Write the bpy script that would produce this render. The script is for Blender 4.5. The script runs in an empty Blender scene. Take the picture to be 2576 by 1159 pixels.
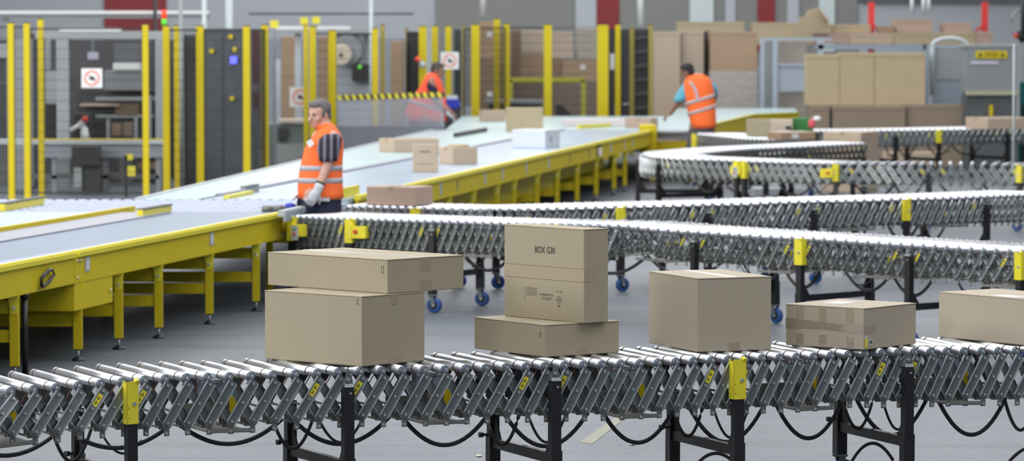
import bpy, math, random
from mathutils import Vector as V, Matrix as MX
random.seed(4)
S = bpy.context.scene
COL = S.collection
PI = math.pi
# ------------------------------------------------------------ survey: photo pixel -> place in the hall
F = 9600.0; H = 2.44; CX, CY, YH = 1288.0, 579.5, 45.0
PT = math.atan((CY - YH) / F); CP, SP = math.cos(PT), math.sin(PT)
def ray(x, y):
    dx = (x - CX) / F; dy = -(y - CY) / F
    return (dx, CP + dy * SP, -SP + dy * CP)
def G(x, y, h):                     # point on the horizontal plane z = h
    r = ray(x, y); t = (h - H) / r[2]
    return V((r[0] * t, r[1] * t, h))
def D(x, y, Y):                     # point at distance Y
    r = ray(x, y); t = Y / r[1]
    return V((r[0] * t, Y, H + r[2] * t))
# ------------------------------------------------------------ materials
def mat(name, col, rough=.5, metal=0.0, noise=0.0, nscale=8.0, bump=0.0, bscale=200.0, spec=.5, emit=None, alpha=1.0, trans=0.0, stretch=None, coat=0.0):
    m = bpy.data.materials.new(name); m.use_nodes = True
    nt = m.node_tree; b = nt.nodes['Principled BSDF']
    b.inputs['Base Color'].default_value = (*col, 1); b.inputs['Roughness'].default_value = rough
    b.inputs['Metallic'].default_value = metal; b.inputs['Specular IOR Level'].default_value = spec
    b.inputs['Alpha'].default_value = alpha; b.inputs['Transmission Weight'].default_value = trans
    b.inputs['Coat Weight'].default_value = coat
    if emit: b.inputs['Emission Color'].default_value = (*emit[:3], 1); b.inputs['Emission Strength'].default_value = emit[3]
    if noise or bump:
        tc = nt.nodes.new('ShaderNodeTexCoord'); mp = nt.nodes.new('ShaderNodeMapping')
        nt.links.new(tc.outputs['Object'], mp.inputs[0])
        if stretch: mp.inputs['Scale'].default_value = stretch
    if noise:
        n = nt.nodes.new('ShaderNodeTexNoise'); n.inputs['Scale'].default_value = nscale; n.inputs['Detail'].default_value = 4
        nt.links.new(mp.outputs[0], n.inputs['Vector'])
        mx = nt.nodes.new('ShaderNodeMix'); mx.data_type = 'RGBA'
        mx.inputs[6].default_value = (*[max(0, c * (1 - noise)) for c in col], 1)
        mx.inputs[7].default_value = (*[min(1, c * (1 + noise)) for c in col], 1)
        nt.links.new(n.outputs['Fac'], mx.inputs[0]); nt.links.new(mx.outputs[2], b.inputs['Base Color'])
    if bump:
        n2 = nt.nodes.new('ShaderNodeTexNoise'); n2.inputs['Scale'].default_value = bscale
        nt.links.new(mp.outputs[0], n2.inputs['Vector'])
        bp = nt.nodes.new('ShaderNodeBump'); bp.inputs['Strength'].default_value = bump; bp.inputs['Distance'].default_value = .002
        nt.links.new(n2.outputs['Fac'], bp.inputs['Height']); nt.links.new(bp.outputs[0], b.inputs['Normal'])
    return m
M = {}
M['card'] = mat('kraft_cardboard', (.37, .325, .235), .75, noise=.07, nscale=260, bump=.12, bscale=420, spec=.25)
M['card2'] = mat('pale_cardboard', (.47, .375, .29), .75, noise=.06, nscale=200, spec=.25)
M['card3'] = mat('brown_cardboard', (.33, .235, .16), .8, noise=.10, nscale=6, spec=.2)
M['card4'] = mat('golden_cardboard', (.42, .35, .235), .75, noise=.08, nscale=5, spec=.25)
M['cardin'] = mat('card_seam_and_shadow', (.17, .13, .09), .9)  # dark brown for real seams and for the painted flap shadow
M['tape'] = mat('packing_tape', (.345, .285, .205), .22, noise=.1, nscale=30)
M['tape2'] = mat('tan_tape_band', (.375, .305, .215), .45, noise=.05, nscale=20)
M['cardp'] = mat('light_kraft_cardboard', (.41, .36, .285), .75, noise=.07, nscale=260, bump=.12, bscale=420, spec=.25)
M['pink'] = mat('pinkish_cardboard', (.42, .315, .26), .75, noise=.06, nscale=8, spec=.25)
M['whitepink'] = mat('pale_pinkish_carton', (.60, .55, .56), .6)
M['cream'] = mat('cream_card', (.56, .49, .40), .7)
M['pinkp'] = mat('pink_print', (.7, .10, .14), .6)
M['brown'] = mat('brown_carton', (.21, .145, .095), .8, noise=.15, nscale=3)
M['brown2'] = mat('shaded_brown_carton', (.17, .135, .11), .8, noise=.15, nscale=3)
M['brownm'] = mat('mid_brown_carton', (.24, .19, .145), .8, noise=.08, nscale=2)
M['card2b'] = mat('washed_out_carton', (.42, .35, .28), .8, noise=.08, nscale=3)
M['card3b'] = mat('wrapped_carton', (.38, .27, .18), .8, noise=.12, nscale=3)
M['greytan'] = mat('grey_tan_carton', (.34, .31, .27), .8, noise=.06, nscale=3)
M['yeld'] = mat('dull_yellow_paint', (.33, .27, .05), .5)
M['yelg'] = mat('yellow_green_paint', (.42, .42, .03), .5)
M['signred'] = mat('faded_sign_red', (.70, .26, .20), .6)
M['greyblue'] = mat('slate_panel', (.17, .19, .23), .6, noise=.08, nscale=4)
M['greyd'] = mat('dark_grey_paint', (.085, .092, .10), .6, noise=.3, nscale=5)
M['screen'] = mat('dark_screen', (.05, .054, .06), .7, noise=.5, nscale=2)
M['greyg'] = mat('grey_green_paint', (.15, .18, .175), .6, noise=.2, nscale=4)
M['lgreyd'] = mat('mid_grey_paint', (.27, .30, .31), .5, noise=.1, nscale=3)
M['lgreyb'] = mat('pale_blue_grey', (.47, .54, .57), .45)
M['bluegreyd'] = mat('dusty_blue_grey', (.22, .25, .29), .55, noise=.12, nscale=3)
M['bluel'] = mat('light_blue_frame', (.36, .42, .50), .5)
M['darkb'] = mat('dark_blue_cabinet', (.035, .043, .055), .45, noise=.3, nscale=4)
M['darkb2'] = mat('dark_cabinet_door', (.055, .066, .078), .4, noise=.3, nscale=6)
M['lav2'] = mat('pale_lavender', (.52, .52, .64), .5)
M['ledge'] = mat('pale_yellow_ledge', (.38, .38, .25), .6)
M['inky'] = mat('dark_olive_print', (.14, .12, .01), .6)
M['redr'] = mat('rack_red', (.72, .045, .04), .5)
M['clearb'] = mat('translucent_sheet', (.45, .52, .60), .3, alpha=.7)
M['ymark'] = mat('worn_yellow_marking', (.25, .25, .20), .7, noise=.2, nscale=30)
M['tapetop'] = mat('glossy_top_tape', (.52, .48, .42), .2, spec=.7)
M['tapec'] = mat('clear_tape_glossy', (.27, .23, .17), .10, noise=.35, nscale=22, stretch=(1, 1, 6), bump=1.0, bscale=45, spec=.9, coat=.6)
M['label_w'] = mat('paper_label', (.62, .64, .68), .6)
M['ink'] = mat('black_ink', (.045, .04, .038), .8)
M['inkf'] = mat('faded_ink', (.16, .13, .095), .8)
M['steel'] = mat('galvanised_steel', (.18, .20, .21), .42, .6, noise=.22, nscale=30)
M['steeld'] = mat('dull_zinc_steel', (.20, .205, .19), .55, .4, noise=.2, nscale=40)
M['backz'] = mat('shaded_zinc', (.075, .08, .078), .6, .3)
M['edge'] = mat('lit_flange_steel', (.8, .84, .86), .3, .85)  # paler than the link face; the lit glint of the flanges is painted in
M['roller'] = mat('polished_roller_steel', (.74, .76, .80), .33, .9, noise=.04, nscale=60)
M['endcap'] = mat('roller_end_cap', (.23, .27, .33), .45, .5)
M['belt'] = mat('drive_belt_rubber', (.05, .03, .028), .5)
M['red_cord'] = mat('red_drive_cord', (.2, .045, .03), .5)
M['bolt'] = mat('zinc_bolt', (.7, .72, .74), .3, .9)
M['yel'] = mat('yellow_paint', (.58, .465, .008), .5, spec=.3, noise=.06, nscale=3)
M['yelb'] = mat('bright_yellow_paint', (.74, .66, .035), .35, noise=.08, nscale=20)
M['blk'] = mat('black_powder_coat', (.012, .012, .014), .42, noise=.3, nscale=15)
M['cable'] = mat('black_cable', (.03, .03, .033), .4)
M['dark'] = mat('dark_machine', (.03, .033, .038), .6, noise=.4, nscale=3)
M['grey'] = mat('machine_grey', (.22, .24, .26), .5, noise=.15, nscale=2)
M['lgrey'] = mat('light_grey_paint', (.42, .46, .50), .45, noise=.08, nscale=2)
M['bluegrey'] = mat('blue_grey_paint', (.25, .31, .38), .45, noise=.1, nscale=2)
M['bwhite'] = mat('smooth_belt', (.31, .40, .50), .27, noise=.16, nscale=3, stretch=(1, .12, 1), spec=.7)
M['matr'] = mat('mat_roller_steel', (.42, .47, .58), .45, .3)
M['bblue'] = mat('blue_grey_belt', (.13, .19, .28), .36, noise=.16, nscale=3, stretch=(1, .12, 1), spec=.4)
M['bgreen'] = mat('pale_green_belt', (.38, .51, .54), .30, noise=.10, nscale=2, stretch=(1, .1, 1), spec=.7)
M['lav'] = mat('grey_divider_plate', (.30, .31, .37), .45, noise=.05, nscale=3)
M['white'] = mat('white_paint', (.72, .74, .76), .5)
M['whitebox'] = mat('white_carton', (.58, .62, .70), .6, noise=.04, nscale=4)
M['red'] = mat('red_paint', (.55, .03, .02), .45)
M['dred'] = mat('dark_red_paint', (.22, .018, .022), .55, noise=.15, nscale=1.5)
M['blue'] = mat('blue_rubber', (.012, .07, .26), .45)
M['bluep'] = mat('blue_plastic', (.01, .03, .45), .4)
M['green'] = mat('green_print', (.03, .2, .05), .5)
M['teal'] = mat('teal_plastic', (.0, .11, .10), .4)
M['orange'] = mat('orange_vest', (1.0, .16, .03), .75, noise=.12, nscale=9)
M['orange2'] = mat('coral_vest', (.95, .10, .04), .75, noise=.12, nscale=9)
M['reflect'] = mat('reflective_band', (.42, .42, .46), .5)
M['skin'] = mat('skin', (.55, .32, .25), .5, noise=.08, nscale=25)
M['skin2'] = mat('tanned_skin', (.30, .15, .10), .5)
M['hairg'] = mat('grey_hair', (.13, .125, .13), .8, noise=.4, nscale=120)
M['hairb'] = mat('black_hair', (.012, .011, .013), .7, noise=.3, nscale=90)
M['hairm'] = mat('dark_grey_hair', (.06, .05, .05), .8)
M['navy'] = mat('navy_trousers', (.012, .016, .045), .85, noise=.4, nscale=16)
M['greyt'] = mat('grey_trousers', (.075, .08, .095), .85)
M['cyan'] = mat('cyan_shirt', (.10, .36, .50), .8)
M['darkshirt'] = mat('dark_blue_shirt', (.008, .01, .03), .85)
M['glove'] = mat('light_work_glove', (.52, .55, .60), .85, noise=.12, nscale=40)
M['film'] = mat('stretch_film', (.60, .60, .60), .25, noise=.35, nscale=4, stretch=(1, 1, 5), alpha=.55)
M['lampblue'] = mat('blue_indicator', (.1, .1, .9), .4, emit=(.12, .14, 1, 1.6))
M['lampred'] = mat('red_indicator', (.8, .05, .02), .4, emit=(1, .08, .02, .5))
M['lampgreen'] = mat('green_indicator', (.1, .6, .05), .4, emit=(.15, 1, .05, .5))
M['clear'] = mat('clear_guard_sheet', (.40, .43, .50), .25, alpha=.36)
M['eye'] = mat('eye', (.05, .035, .03), .3)
M['lip'] = mat('lip', (.34, .13, .11), .5)
M['glass'] = mat('window_glass', (.6, .68, .7), .15, spec=.6)
M['wallp'] = mat('wall_panel', (.40, .43, .47), .7, noise=.04, nscale=.5)
M['walld'] = mat('dark_wall_panel', (.22, .23, .22), .75, noise=.08, nscale=.6)

def striped(name, a, b, scale, axis='X', duty=.5, rough=.8):
    m = bpy.data.materials.new(name); m.use_nodes = True; nt = m.node_tree; bs = nt.nodes['Principled BSDF']
    bs.inputs['Roughness'].default_value = rough
    tc = nt.nodes.new('ShaderNodeTexCoord'); sx = nt.nodes.new('ShaderNodeSeparateXYZ'); nt.links.new(tc.outputs['Object'], sx.inputs[0])
    mu = nt.nodes.new('ShaderNodeMath'); mu.operation = 'MULTIPLY'; mu.inputs[1].default_value = scale; nt.links.new(sx.outputs[axis], mu.inputs[0])
    fr = nt.nodes.new('ShaderNodeMath'); fr.operation = 'FRACT'; nt.links.new(mu.outputs[0], fr.inputs[0])
    gt = nt.nodes.new('ShaderNodeMath'); gt.operation = 'GREATER_THAN'; gt.inputs[1].default_value = duty; nt.links.new(fr.outputs[0], gt.inputs[0])
    mx = nt.nodes.new('ShaderNodeMix'); mx.data_type = 'RGBA'; mx.inputs[6].default_value = (*a, 1); mx.inputs[7].default_value = (*b, 1)
    nt.links.new(gt.outputs[0], mx.inputs[0]); nt.links.new(mx.outputs[2], bs.inputs['Base Color'])
    return m
M['shirt'] = striped('striped_polo', (.014, .014, .022), (.17, .16, .21), 17, 'X', .62)

def floor_mat():
    m = bpy.data.materials.new('polished_concrete'); m.use_nodes = True; nt = m.node_tree; b = nt.nodes['Principled BSDF']
    tc = nt.nodes.new('ShaderNodeTexCoord')
    def noise(sc, st, det=5):
        mp = nt.nodes.new('ShaderNodeMapping'); mp.inputs['Scale'].default_value = st; nt.links.new(tc.outputs['Object'], mp.inputs[0])
        n = nt.nodes.new('ShaderNodeTexNoise'); n.inputs['Scale'].default_value = sc; n.inputs['Detail'].default_value = det
        nt.links.new(mp.outputs[0], n.inputs['Vector']); return n
    a = noise(.5, (1, .3, 1)); c = noise(2.2, (.25, 1.2, 1)); d = noise(14, (1, 1, 1), 8)
    mx = nt.nodes.new('ShaderNodeMix'); mx.data_type = 'RGBA'
    mx.inputs[6].default_value = (.088, .102, .125, 1); mx.inputs[7].default_value = (.155, .177, .205, 1)
    nt.links.new(a.outputs['Fac'], mx.inputs[0])
    m2 = nt.nodes.new('ShaderNodeMix'); m2.data_type = 'RGBA'; m2.blend_type = 'MULTIPLY'; m2.inputs[0].default_value = .55
    nt.links.new(mx.outputs[2], m2.inputs[6])
    cr = nt.nodes.new('ShaderNodeValToRGB'); cr.color_ramp.elements[0].position = .32; cr.color_ramp.elements[0].color = (.62, .62, .64, 1)
    cr.color_ramp.elements[1].position = .55; cr.color_ramp.elements[1].color = (1, 1, 1, 1)
    nt.links.new(c.outputs['Fac'], cr.inputs[0]); nt.links.new(cr.outputs[0], m2.inputs[7])
    nt.links.new(m2.outputs[2], b.inputs['Base Color'])
    mr = nt.nodes.new('ShaderNodeMapRange'); b.inputs['Specular IOR Level'].default_value = .28; mr.inputs[3].default_value = .42; mr.inputs[4].default_value = .6
    nt.links.new(d.outputs['Fac'], mr.inputs[0]); nt.links.new(mr.outputs[0], b.inputs['Roughness'])
    return m
M['floor'] = floor_mat()

# ------------------------------------------------------------ mesh building
class MB:
    def __init__(s): s.v = []; s.f = []; s.m = []; s.sm = []; s.mats = []
    def mi(s, m):
        if m not in s.mats: s.mats.append(m)
        return s.mats.index(m)
    def add(s, vs, fs, m, smooth=False):
        o = len(s.v); s.v += [tuple(p) for p in vs]; k = s.mi(m)
        for f in fs: s.f.append(tuple(i + o for i in f)); s.m.append(k); s.sm.append(smooth)
        return s
    def hexa(s, p, m):              # 8 corners: bottom 4 ccw, top 4
        return s.add(p, [(3, 2, 1, 0), (4, 5, 6, 7), (0, 1, 5, 4), (1, 2, 6, 5), (2, 3, 7, 6), (3, 0, 4, 7)], m)
    def box(s, a, b, m):
        x0, y0, z0 = a; x1, y1, z1 = b
        return s.hexa([(x0, y0, z0), (x1, y0, z0), (x1, y1, z0), (x0, y1, z0), (x0, y0, z1), (x1, y0, z1), (x1, y1, z1), (x0, y1, z1)], m)
    def bbox(s, a, b, m, e=.004):   # box with chamfered vertical and top edges
        x0, y0, z0 = a; x1, y1, z1 = b
        def ring(z, i): return [(x0 + i + e, y0 + i, z), (x1 - i - e, y0 + i, z), (x1 - i, y0 + i + e, z), (x1 - i, y1 - i - e, z), (x1 - i - e, y1 - i, z), (x0 + i + e, y1 - i, z), (x0 + i, y1 - i - e, z), (x0 + i, y0 + i + e, z)]
        vs = ring(z0, e) + ring(z0 + e, 0) + ring(z1 - e, 0) + ring(z1, e); fs = [tuple(range(7, -1, -1)), tuple(range(24, 32))]
        for k in range(3):
            for i in range(8): j = (i + 1) % 8; fs.append((k * 8 + i, k * 8 + j, k * 8 + 8 + j, k * 8 + 8 + i))
        return s.add(vs, fs, m)
    def bar(s, p, q, w, h, m, up=V((0, 0, 1))):
        p, q = V(p), V(q); d = (q - p).normalized()
        if abs(d.dot(up)) > .98: up = V((0, 1, 0))
        x = d.cross(up).normalized(); z = x.cross(d)
        c = lambda o, a, b: o + x * a * w / 2 + z * b * h / 2
        return s.hexa([c(p, -1, -1), c(p, 1, -1), c(q, 1, -1), c(q, -1, -1), c(p, -1, 1), c(p, 1, 1), c(q, 1, 1), c(q, -1, 1)], m)
    def lathe(s, p, q, prof, m, n=14, smooth=True):   # prof: (t along in metres from p, radius[, mat])
        p, q = V(p), V(q); d = (q - p).normalized(); up = V((0, 0, 1)) if abs(d.z) < .9 else V((1, 0, 0))
        x = d.cross(up).normalized(); y = x.cross(d)
        vs = []
        for a in prof:
            for i in range(n):
                an = 2 * PI * i / n; vs.append(p + d * a[0] + (x * math.cos(an) + y * math.sin(an)) * a[1])
        o = len(s.v); s.v += [tuple(v) for v in vs]
        for k in range(len(prof) - 1):
            mm = s.mi(prof[k + 1][2] if len(prof[k + 1]) > 2 else m)
            for i in range(n):
                j = (i + 1) % n; s.f.append((o + k * n + i, o + k * n + j, o + (k + 1) * n + j, o + (k + 1) * n + i)); s.m.append(mm); s.sm.append(smooth)
        for k, r in ((0, 1), (len(prof) - 1, 0)):
            mm = s.mi(prof[k][2] if len(prof[k]) > 2 else m); f = [o + k * n + i for i in range(n)]
            s.f.append(tuple(f[::-1] if r else f)); s.m.append(mm); s.sm.append(False)
        return s
    def cyl(s, p, q, r, m, n=12, r2=None):
        L = (V(q) - V(p)).length
        return s.lathe(p, q, [(0, r), (L, r if r2 is None else r2)], m, n)
    def tube(s, pts, r, m, n=8, flat=1.0):
        pts = [V(p) for p in pts]; vs = []
        for i, p in enumerate(pts):
            d = (pts[min(i + 1, len(pts) - 1)] - pts[max(i - 1, 0)]).normalized()
            up = V((0, 0, 1)) if abs(d.z) < .95 else V((1, 0, 0))
            x = d.cross(up).normalized(); y = x.cross(d)
            for k in range(n): an = 2 * PI * k / n; vs.append(p + x * math.cos(an) * r * flat + y * math.sin(an) * r)
        fs = []
        for i in range(len(pts) - 1):
            for k in range(n): j = (k + 1) % n; fs.append((i * n + k, i * n + j, (i + 1) * n + j, (i + 1) * n + k))
        fs += [tuple(range(n - 1, -1, -1)), tuple((len(pts) - 1) * n + k for k in range(n))]
        return s.add(vs, fs, m, True)
    def ball(s, c, r, m, n=12, rot=None):
        r = (r, r, r) if isinstance(r, (int, float)) else r; vs = []; fs = []; c = V(c)
        for i in range(1, n):
            th = PI * i / n
            for k in range(2 * n):
                a = PI * k / n; p = V((r[0] * math.sin(th) * math.cos(a), r[1] * math.sin(th) * math.sin(a), r[2] * math.cos(th)))
                vs.append(c + (rot @ p if rot else p))
        t = V((0, 0, r[2])); vs += [c + (rot @ t if rot else t), c - (rot @ t if rot else t)]
        w = 2 * n
        for i in range(n - 2):
            for k in range(w): j = (k + 1) % w; fs.append((i * w + k, (i + 1) * w + k, (i + 1) * w + j, i * w + j))
        T = len(vs) - 2
        for k in range(w): j = (k + 1) % w; fs.append((T, k, j)); fs.append((T + 1, (n - 2) * w + j, (n - 2) * w + k))
        return s.add(vs, fs, m, True)
    def limb(s, p, q, r1, r2, m, n=14):
        s.cyl(p, q, r1, m, n, r2); s.ball(p, r1, m, 8); s.ball(q, r2, m, 8); return s
    def loft(s, rings, m, n=24, e=2.3, cap=True):      # rings: (centre, rx, ry, yaw)
        vs = []
        for c, rx, ry, yaw in rings:
            for k in range(n):
                a = 2 * PI * k / n; ca, sa = math.cos(a), math.sin(a)
                x = rx * math.copysign(abs(ca) ** (2 / e), ca); y = ry * math.copysign(abs(sa) ** (2 / e), sa)
                vs.append(V(c) + V((x * math.cos(yaw) - y * math.sin(yaw), x * math.sin(yaw) + y * math.cos(yaw), 0)))
        fs = []
        for i in range(len(rings) - 1):
            for k in range(n): j = (k + 1) % n; fs.append((i * n + k, i * n + j, (i + 1) * n + j, (i + 1) * n + k))
        if cap: fs += [tuple(range(n - 1, -1, -1)), tuple((len(rings) - 1) * n + k for k in range(n))]
        return s.add(vs, fs, m, True)
    def prism(s, poly, d, m):       # poly: 3D points, extruded by vector d
        n = len(poly); d = V(d); vs = [V(p) for p in poly] + [V(p) + d for p in poly]
        fs = [tuple(range(n - 1, -1, -1)), tuple(range(n, 2 * n))] + [(i, (i + 1) % n, n + (i + 1) % n, n + i) for i in range(n)]
        return s.add(vs, fs, m)
    def mesh(s, name):
        me = bpy.data.meshes.new(name); me.from_pydata(s.v, [], s.f)
        for k in s.mats: me.materials.append(M[k])
        me.polygons.foreach_set('material_index', s.m); me.polygons.foreach_set('use_smooth', s.sm)
        me.update(); return me
    def build(s, name, parent=None, mx=None):
        return link(name, s.mesh(name), parent, mx)
def link(name, me, parent=None, mx=None):
    o = bpy.data.objects.new(name, me); COL.objects.link(o)
    if mx is not None: o.matrix_world = mx
    if parent is not None: o.parent = parent; o.matrix_parent_inverse = parent.matrix_world.inverted()
    return o
def tag(o, label, cat, group=None):
    o['label'] = label; o['category'] = cat
    if group: o['group'] = group
    return o
def thing(name, label, cat, loc=(0, 0, 0), rz=0, group=None):
    o = bpy.data.objects.new(name, None); COL.objects.link(o); o.empty_display_size = .1
    o.matrix_world = MX.Translation(V(loc)) @ MX.Rotation(rz, 4, 'Z')
    return tag(o, label, cat, group)
def local(o, mb, name):             # mesh given in world coordinates, re-based on its thing
    inv = o.matrix_world.inverted(); mb.v = [tuple(inv @ V(p)) for p in mb.v]
    c = bpy.data.objects.new(name, mb.mesh(name)); COL.objects.link(c); c.parent = o
    return c
def sub(p, mb, name):               # world-coordinate mesh as child of a part whose own parent is a thing
    w = p.parent.matrix_world @ p.matrix_parent_inverse @ p.matrix_basis if p.parent else p.matrix_world
    inv = w.inverted(); mb.v = [tuple(inv @ V(q)) for q in mb.v]
    c = bpy.data.objects.new(name, mb.mesh(name)); COL.objects.link(c); c.parent = p
    return c
def struct(o): o['kind'] = 'structure'; return o
def stuff(o): o['kind'] = 'stuff'; return o
def text_mb(txt, size, m, bold=False, sx=1.0):   # text lying in local XZ plane, centred, facing -Y
    cu = bpy.data.curves.new('txt', 'FONT'); cu.body = txt; cu.size = size; cu.align_x = 'CENTER'; cu.align_y = 'CENTER'
    cu.resolution_u = 2; cu.offset = size * .012 if bold else 0
    o = bpy.data.objects.new('txt', cu); COL.objects.link(o); bpy.context.view_layer.update()
    me = bpy.data.meshes.new_from_object(o.evaluated_get(bpy.context.evaluated_depsgraph_get()))
    mb = MB(); mb.add([(v.co.x * sx, 0, v.co.y) for v in me.vertices], [tuple(p.vertices) for p in me.polygons], m)
    bpy.data.objects.remove(o); bpy.data.curves.remove(cu); bpy.data.meshes.remove(me)
    return mb
def xf(mb, mx): mb.v = [tuple(mx @ V(p)) for p in mb.v]; return mb
#@@REST
# ------------------------------------------------------------ camera, light
cam = bpy.data.cameras.new('camera'); co = bpy.data.objects.new('camera', cam); COL.objects.link(co)
cam.sensor_width = 36; cam.lens = F / 2576 * 36; co.location = (0, 0, H); co.rotation_euler = (PI / 2 - PT, 0, 0)
cam.clip_end = 300; cam.dof.use_dof = True; cam.dof.focus_distance = 19.2; cam.dof.aperture_fstop = 4.6
S.camera = co
S.view_settings.view_transform = 'Standard'; S.view_settings.look = 'None'; S.view_settings.gamma = 1; S.view_settings.exposure = 0.0
w = bpy.data.worlds.new('hall_daylight'); S.world = w; w.use_nodes = True
nt = w.node_tree; bg = nt.nodes['Background']; tc = nt.nodes.new('ShaderNodeTexCoord'); sx = nt.nodes.new('ShaderNodeSeparateXYZ'); cr = nt.nodes.new('ShaderNodeValToRGB')
nt.links.new(tc.outputs['Generated'], sx.inputs[0]); nt.links.new(sx.outputs['Z'], cr.inputs[0]); nt.links.new(cr.outputs[0], bg.inputs[0])
cr.color_ramp.elements[0].position = 0.0; cr.color_ramp.elements[0].color = (.20, .22, .26, 1); cr.color_ramp.elements[1].position = .75; cr.color_ramp.elements[1].color = (.84, .90, 1.0, 1)
bg.inputs[1].default_value = .37
def area(name, loc, sx, sy, power, rot=(0, 0, 0), col=(1, .985, .965)):
    l = bpy.data.lights.new(name, 'AREA'); l.shape = 'RECTANGLE'; l.size = sx; l.size_y = sy; l.energy = power; l.color = col
    o = bpy.data.objects.new(name, l); COL.objects.link(o); o.location = loc; o.rotation_euler = rot
for i, x in enumerate((-9, -4.5, 0, 4.5, 9)):
    area('ceiling_lamp_row', (x, 49.5, 8.6), 2.4, 77, 1850)
area('front_fill_light', (-13, -3, 7.4), 8, 4.5, 1250, (math.radians(70), 0, math.radians(-32)), (1, .985, .95))  # unseen area light, added to lift the left-hand box faces
for y in (19, 40): area('side_fill_light', (-17, y, 6.8), 12, 4.5, 2000, (math.radians(70), 0, math.radians(-38)), (1, .985, .95))  # unseen area lights, added to brighten the far surfaces facing the camera

# ------------------------------------------------------------ hall shell
b = MB(); b.box((-30, -5, -.1), (30, 92, 0), 'floor'); fl = struct(b.build('floor'))
YW = 88
b = MB(); b.box((-30, YW, 0), (30, YW + .2, 9), 'wallp'); struct(b.build('wall_back'))
# coloured bays, columns and rails of the back wall (each at its own place on the wall)
def wall_panel(name, x0, x1, y0, y1, m, dy=.06):
    p = D(x0, y1, YW - dy); q = D(x1, y0, YW - dy)
    b = MB(); b.box((p.x, YW - dy, max(p.z, 0)), (q.x, YW, q.z), m); return struct(b.build(name))
wall_panel('door_1', 262, 418, -60, 92, 'dred')
wall_panel('trim_1', 1095, 1500, -60, 260, 'walld', .05)
wall_panel('door_2', 1500, 1558, -60, 260, 'dred', .07)
wall_panel('trim_2', 1558, 2160, -60, 300, 'walld', .05)
wall_panel('trim_3', 2170, 2620, -60, 8, 'walld', .08)
for i, (x0, x1, mm) in enumerate([(1448, 1500, 'lgrey'), (1735, 1795, 'glass'), (1825, 1850, 'lgrey'), (1905, 1950, 'dred'), (1980, 2010, 'lgrey'), (2060, 2100, 'glass')]):
    wall_panel('trim_%d' % (i + 4), x0, x1, -60, 130, mm, .1)
#@@NEXT
# ------------------------------------------------------------ flexible roller conveyors
R = .022; HB = .77; ZA = HB - R; LK = .204; WD = .76
def roller_mb(W, n=14):
    b = MB()
    for sg, y in ((-1, 0), (1, W)):
        b.cyl((0, y + sg * .014, 0), (0, y + sg * .005, 0), .0085, 'bolt', 8); b.cyl((0, y - sg * .004, 0), (0, y - sg * .02, 0), .0165, 'endcap', n); b.cyl((0, y - sg * .014, 0), (0, y - sg * .024, 0), R - .0015, 'endcap', n)
    b.cyl((0, .018, 0), (0, W - .018, 0), R, 'roller', 20)
    for y in (.118, W - .062): b.cyl((0, y, 0), (0, y + .011, 0), R + .0012, 'belt', 20)
    return b
def link_mb(outer, bolts=True, v2=False):     # along local X, outward = -Y
    b = MB(); h = LK / 2 + .016; w = (.0235 if outer else .021) - (.0045 if v2 else 0); t = .0025
    b.box((-h, -t, -w), (h, 0, w), 'steel')
    if outer:
        e_ = 'steel' if v2 else 'edge'
        b.box((-h + .006, -.011, -w), (h - .006, -t, -w + .004), e_); b.box((-h + .006, -.011, w - .004), (h - .006, -t, w), e_)
        if bolts:
            for x in (-LK / 2, 0, LK / 2): b.cyl((x, -.011, 0), (x, -t, 0), .0065, 'bolt', 8)
    else:
        b.box((-h + .006, -.0095, -w), (h - .006, -t, -w + .0025), 'steel'); b.box((-h + .006, -.0075, w - (.008 if v2 else .002)), (h - .006, -t, w), 'edge')
    return b
def rod_mb(W):
    b = MB(); b.cyl((0, 0, 0), (0, W, 0), .006, 'steeld', 6)
    for y in (-.006, W): b.box((-.013, y, -.062), (.013, y + .005, .012), 'steeld'); b.cyl((0, y - .006, -.05), (0, y + .011, -.05), .007, 'bolt', 8)
    b.box((-.02, .05, -.035), (.02, .054, .03), 'steeld'); b.box((-.015, .12, -.03), (.018, .124, .02), 'steeld'); b.cyl((-.01, .03, -.028), (-.01, W - .03, -.03), .005, 'steeld', 6)
    return b
def sticker_mb():
    b = MB(); y = -.0028
    b.box((.018, y, -.0125), (.084, -.0024, .0125), 'yelb')
    y -= .0006; b.prism([(.056, y, -.009), (.056, y, .009), (.074, y, 0)], (0, .0004, 0), 'ink')
    b.prism([(.060, y - .0003, -.003), (.060, y - .0003, .003), (.067, y - .0003, 0)], (0, .0002, 0), 'yelb')
    b.box((.026, y, -.0015), (.046, y + .0005, .0015), 'ink'); b.box((.030, y, -.008), (.033, y + .0005, .008), 'ink')
    b.add([(.036, y, -.007), (.038, y, -.008), (.045, y, .007), (.043, y, .008)], [(0, 1, 2, 3)], 'ink')
    return b
ME = {}
def shared(k, f):
    if k not in ME: ME[k] = f().mesh(k)
    return ME[k]
def caster_mb(c, d):                # wheel centre is .065 above the floor
    b = MB(); c = V(c); d = V(d).normalized(); n = V((-d.y, d.x, 0))
    w = V((c.x, c.y, .065)) + d * .02
    b.lathe(w - n * .018, w + n * .018, [(0, .05), (.004, .063), (.032, .063), (.036, .05)], 'blue', 20)
    b.cyl(w - n * .021, w + n * .021, .034, 'blk', 16); b.cyl(w - n * .03, w + n * .03, .011, 'bolt', 8)
    for k in (-1, 1): b.hexa([w + n * k * .026 + V(q) for q in ((0, 0, 0), (0, 0, 0), (0, 0, 0), (0, 0, 0))], 'steel') if 0 else b.bar(w + n * k * .027, V((c.x, c.y, .15)) + n * k * .027, .034, .004, 'steel', n)
    b.box((c.x - .04, c.y - .04, .145), (c.x + .04, c.y + .04, .155), 'steel')
    return b
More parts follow.
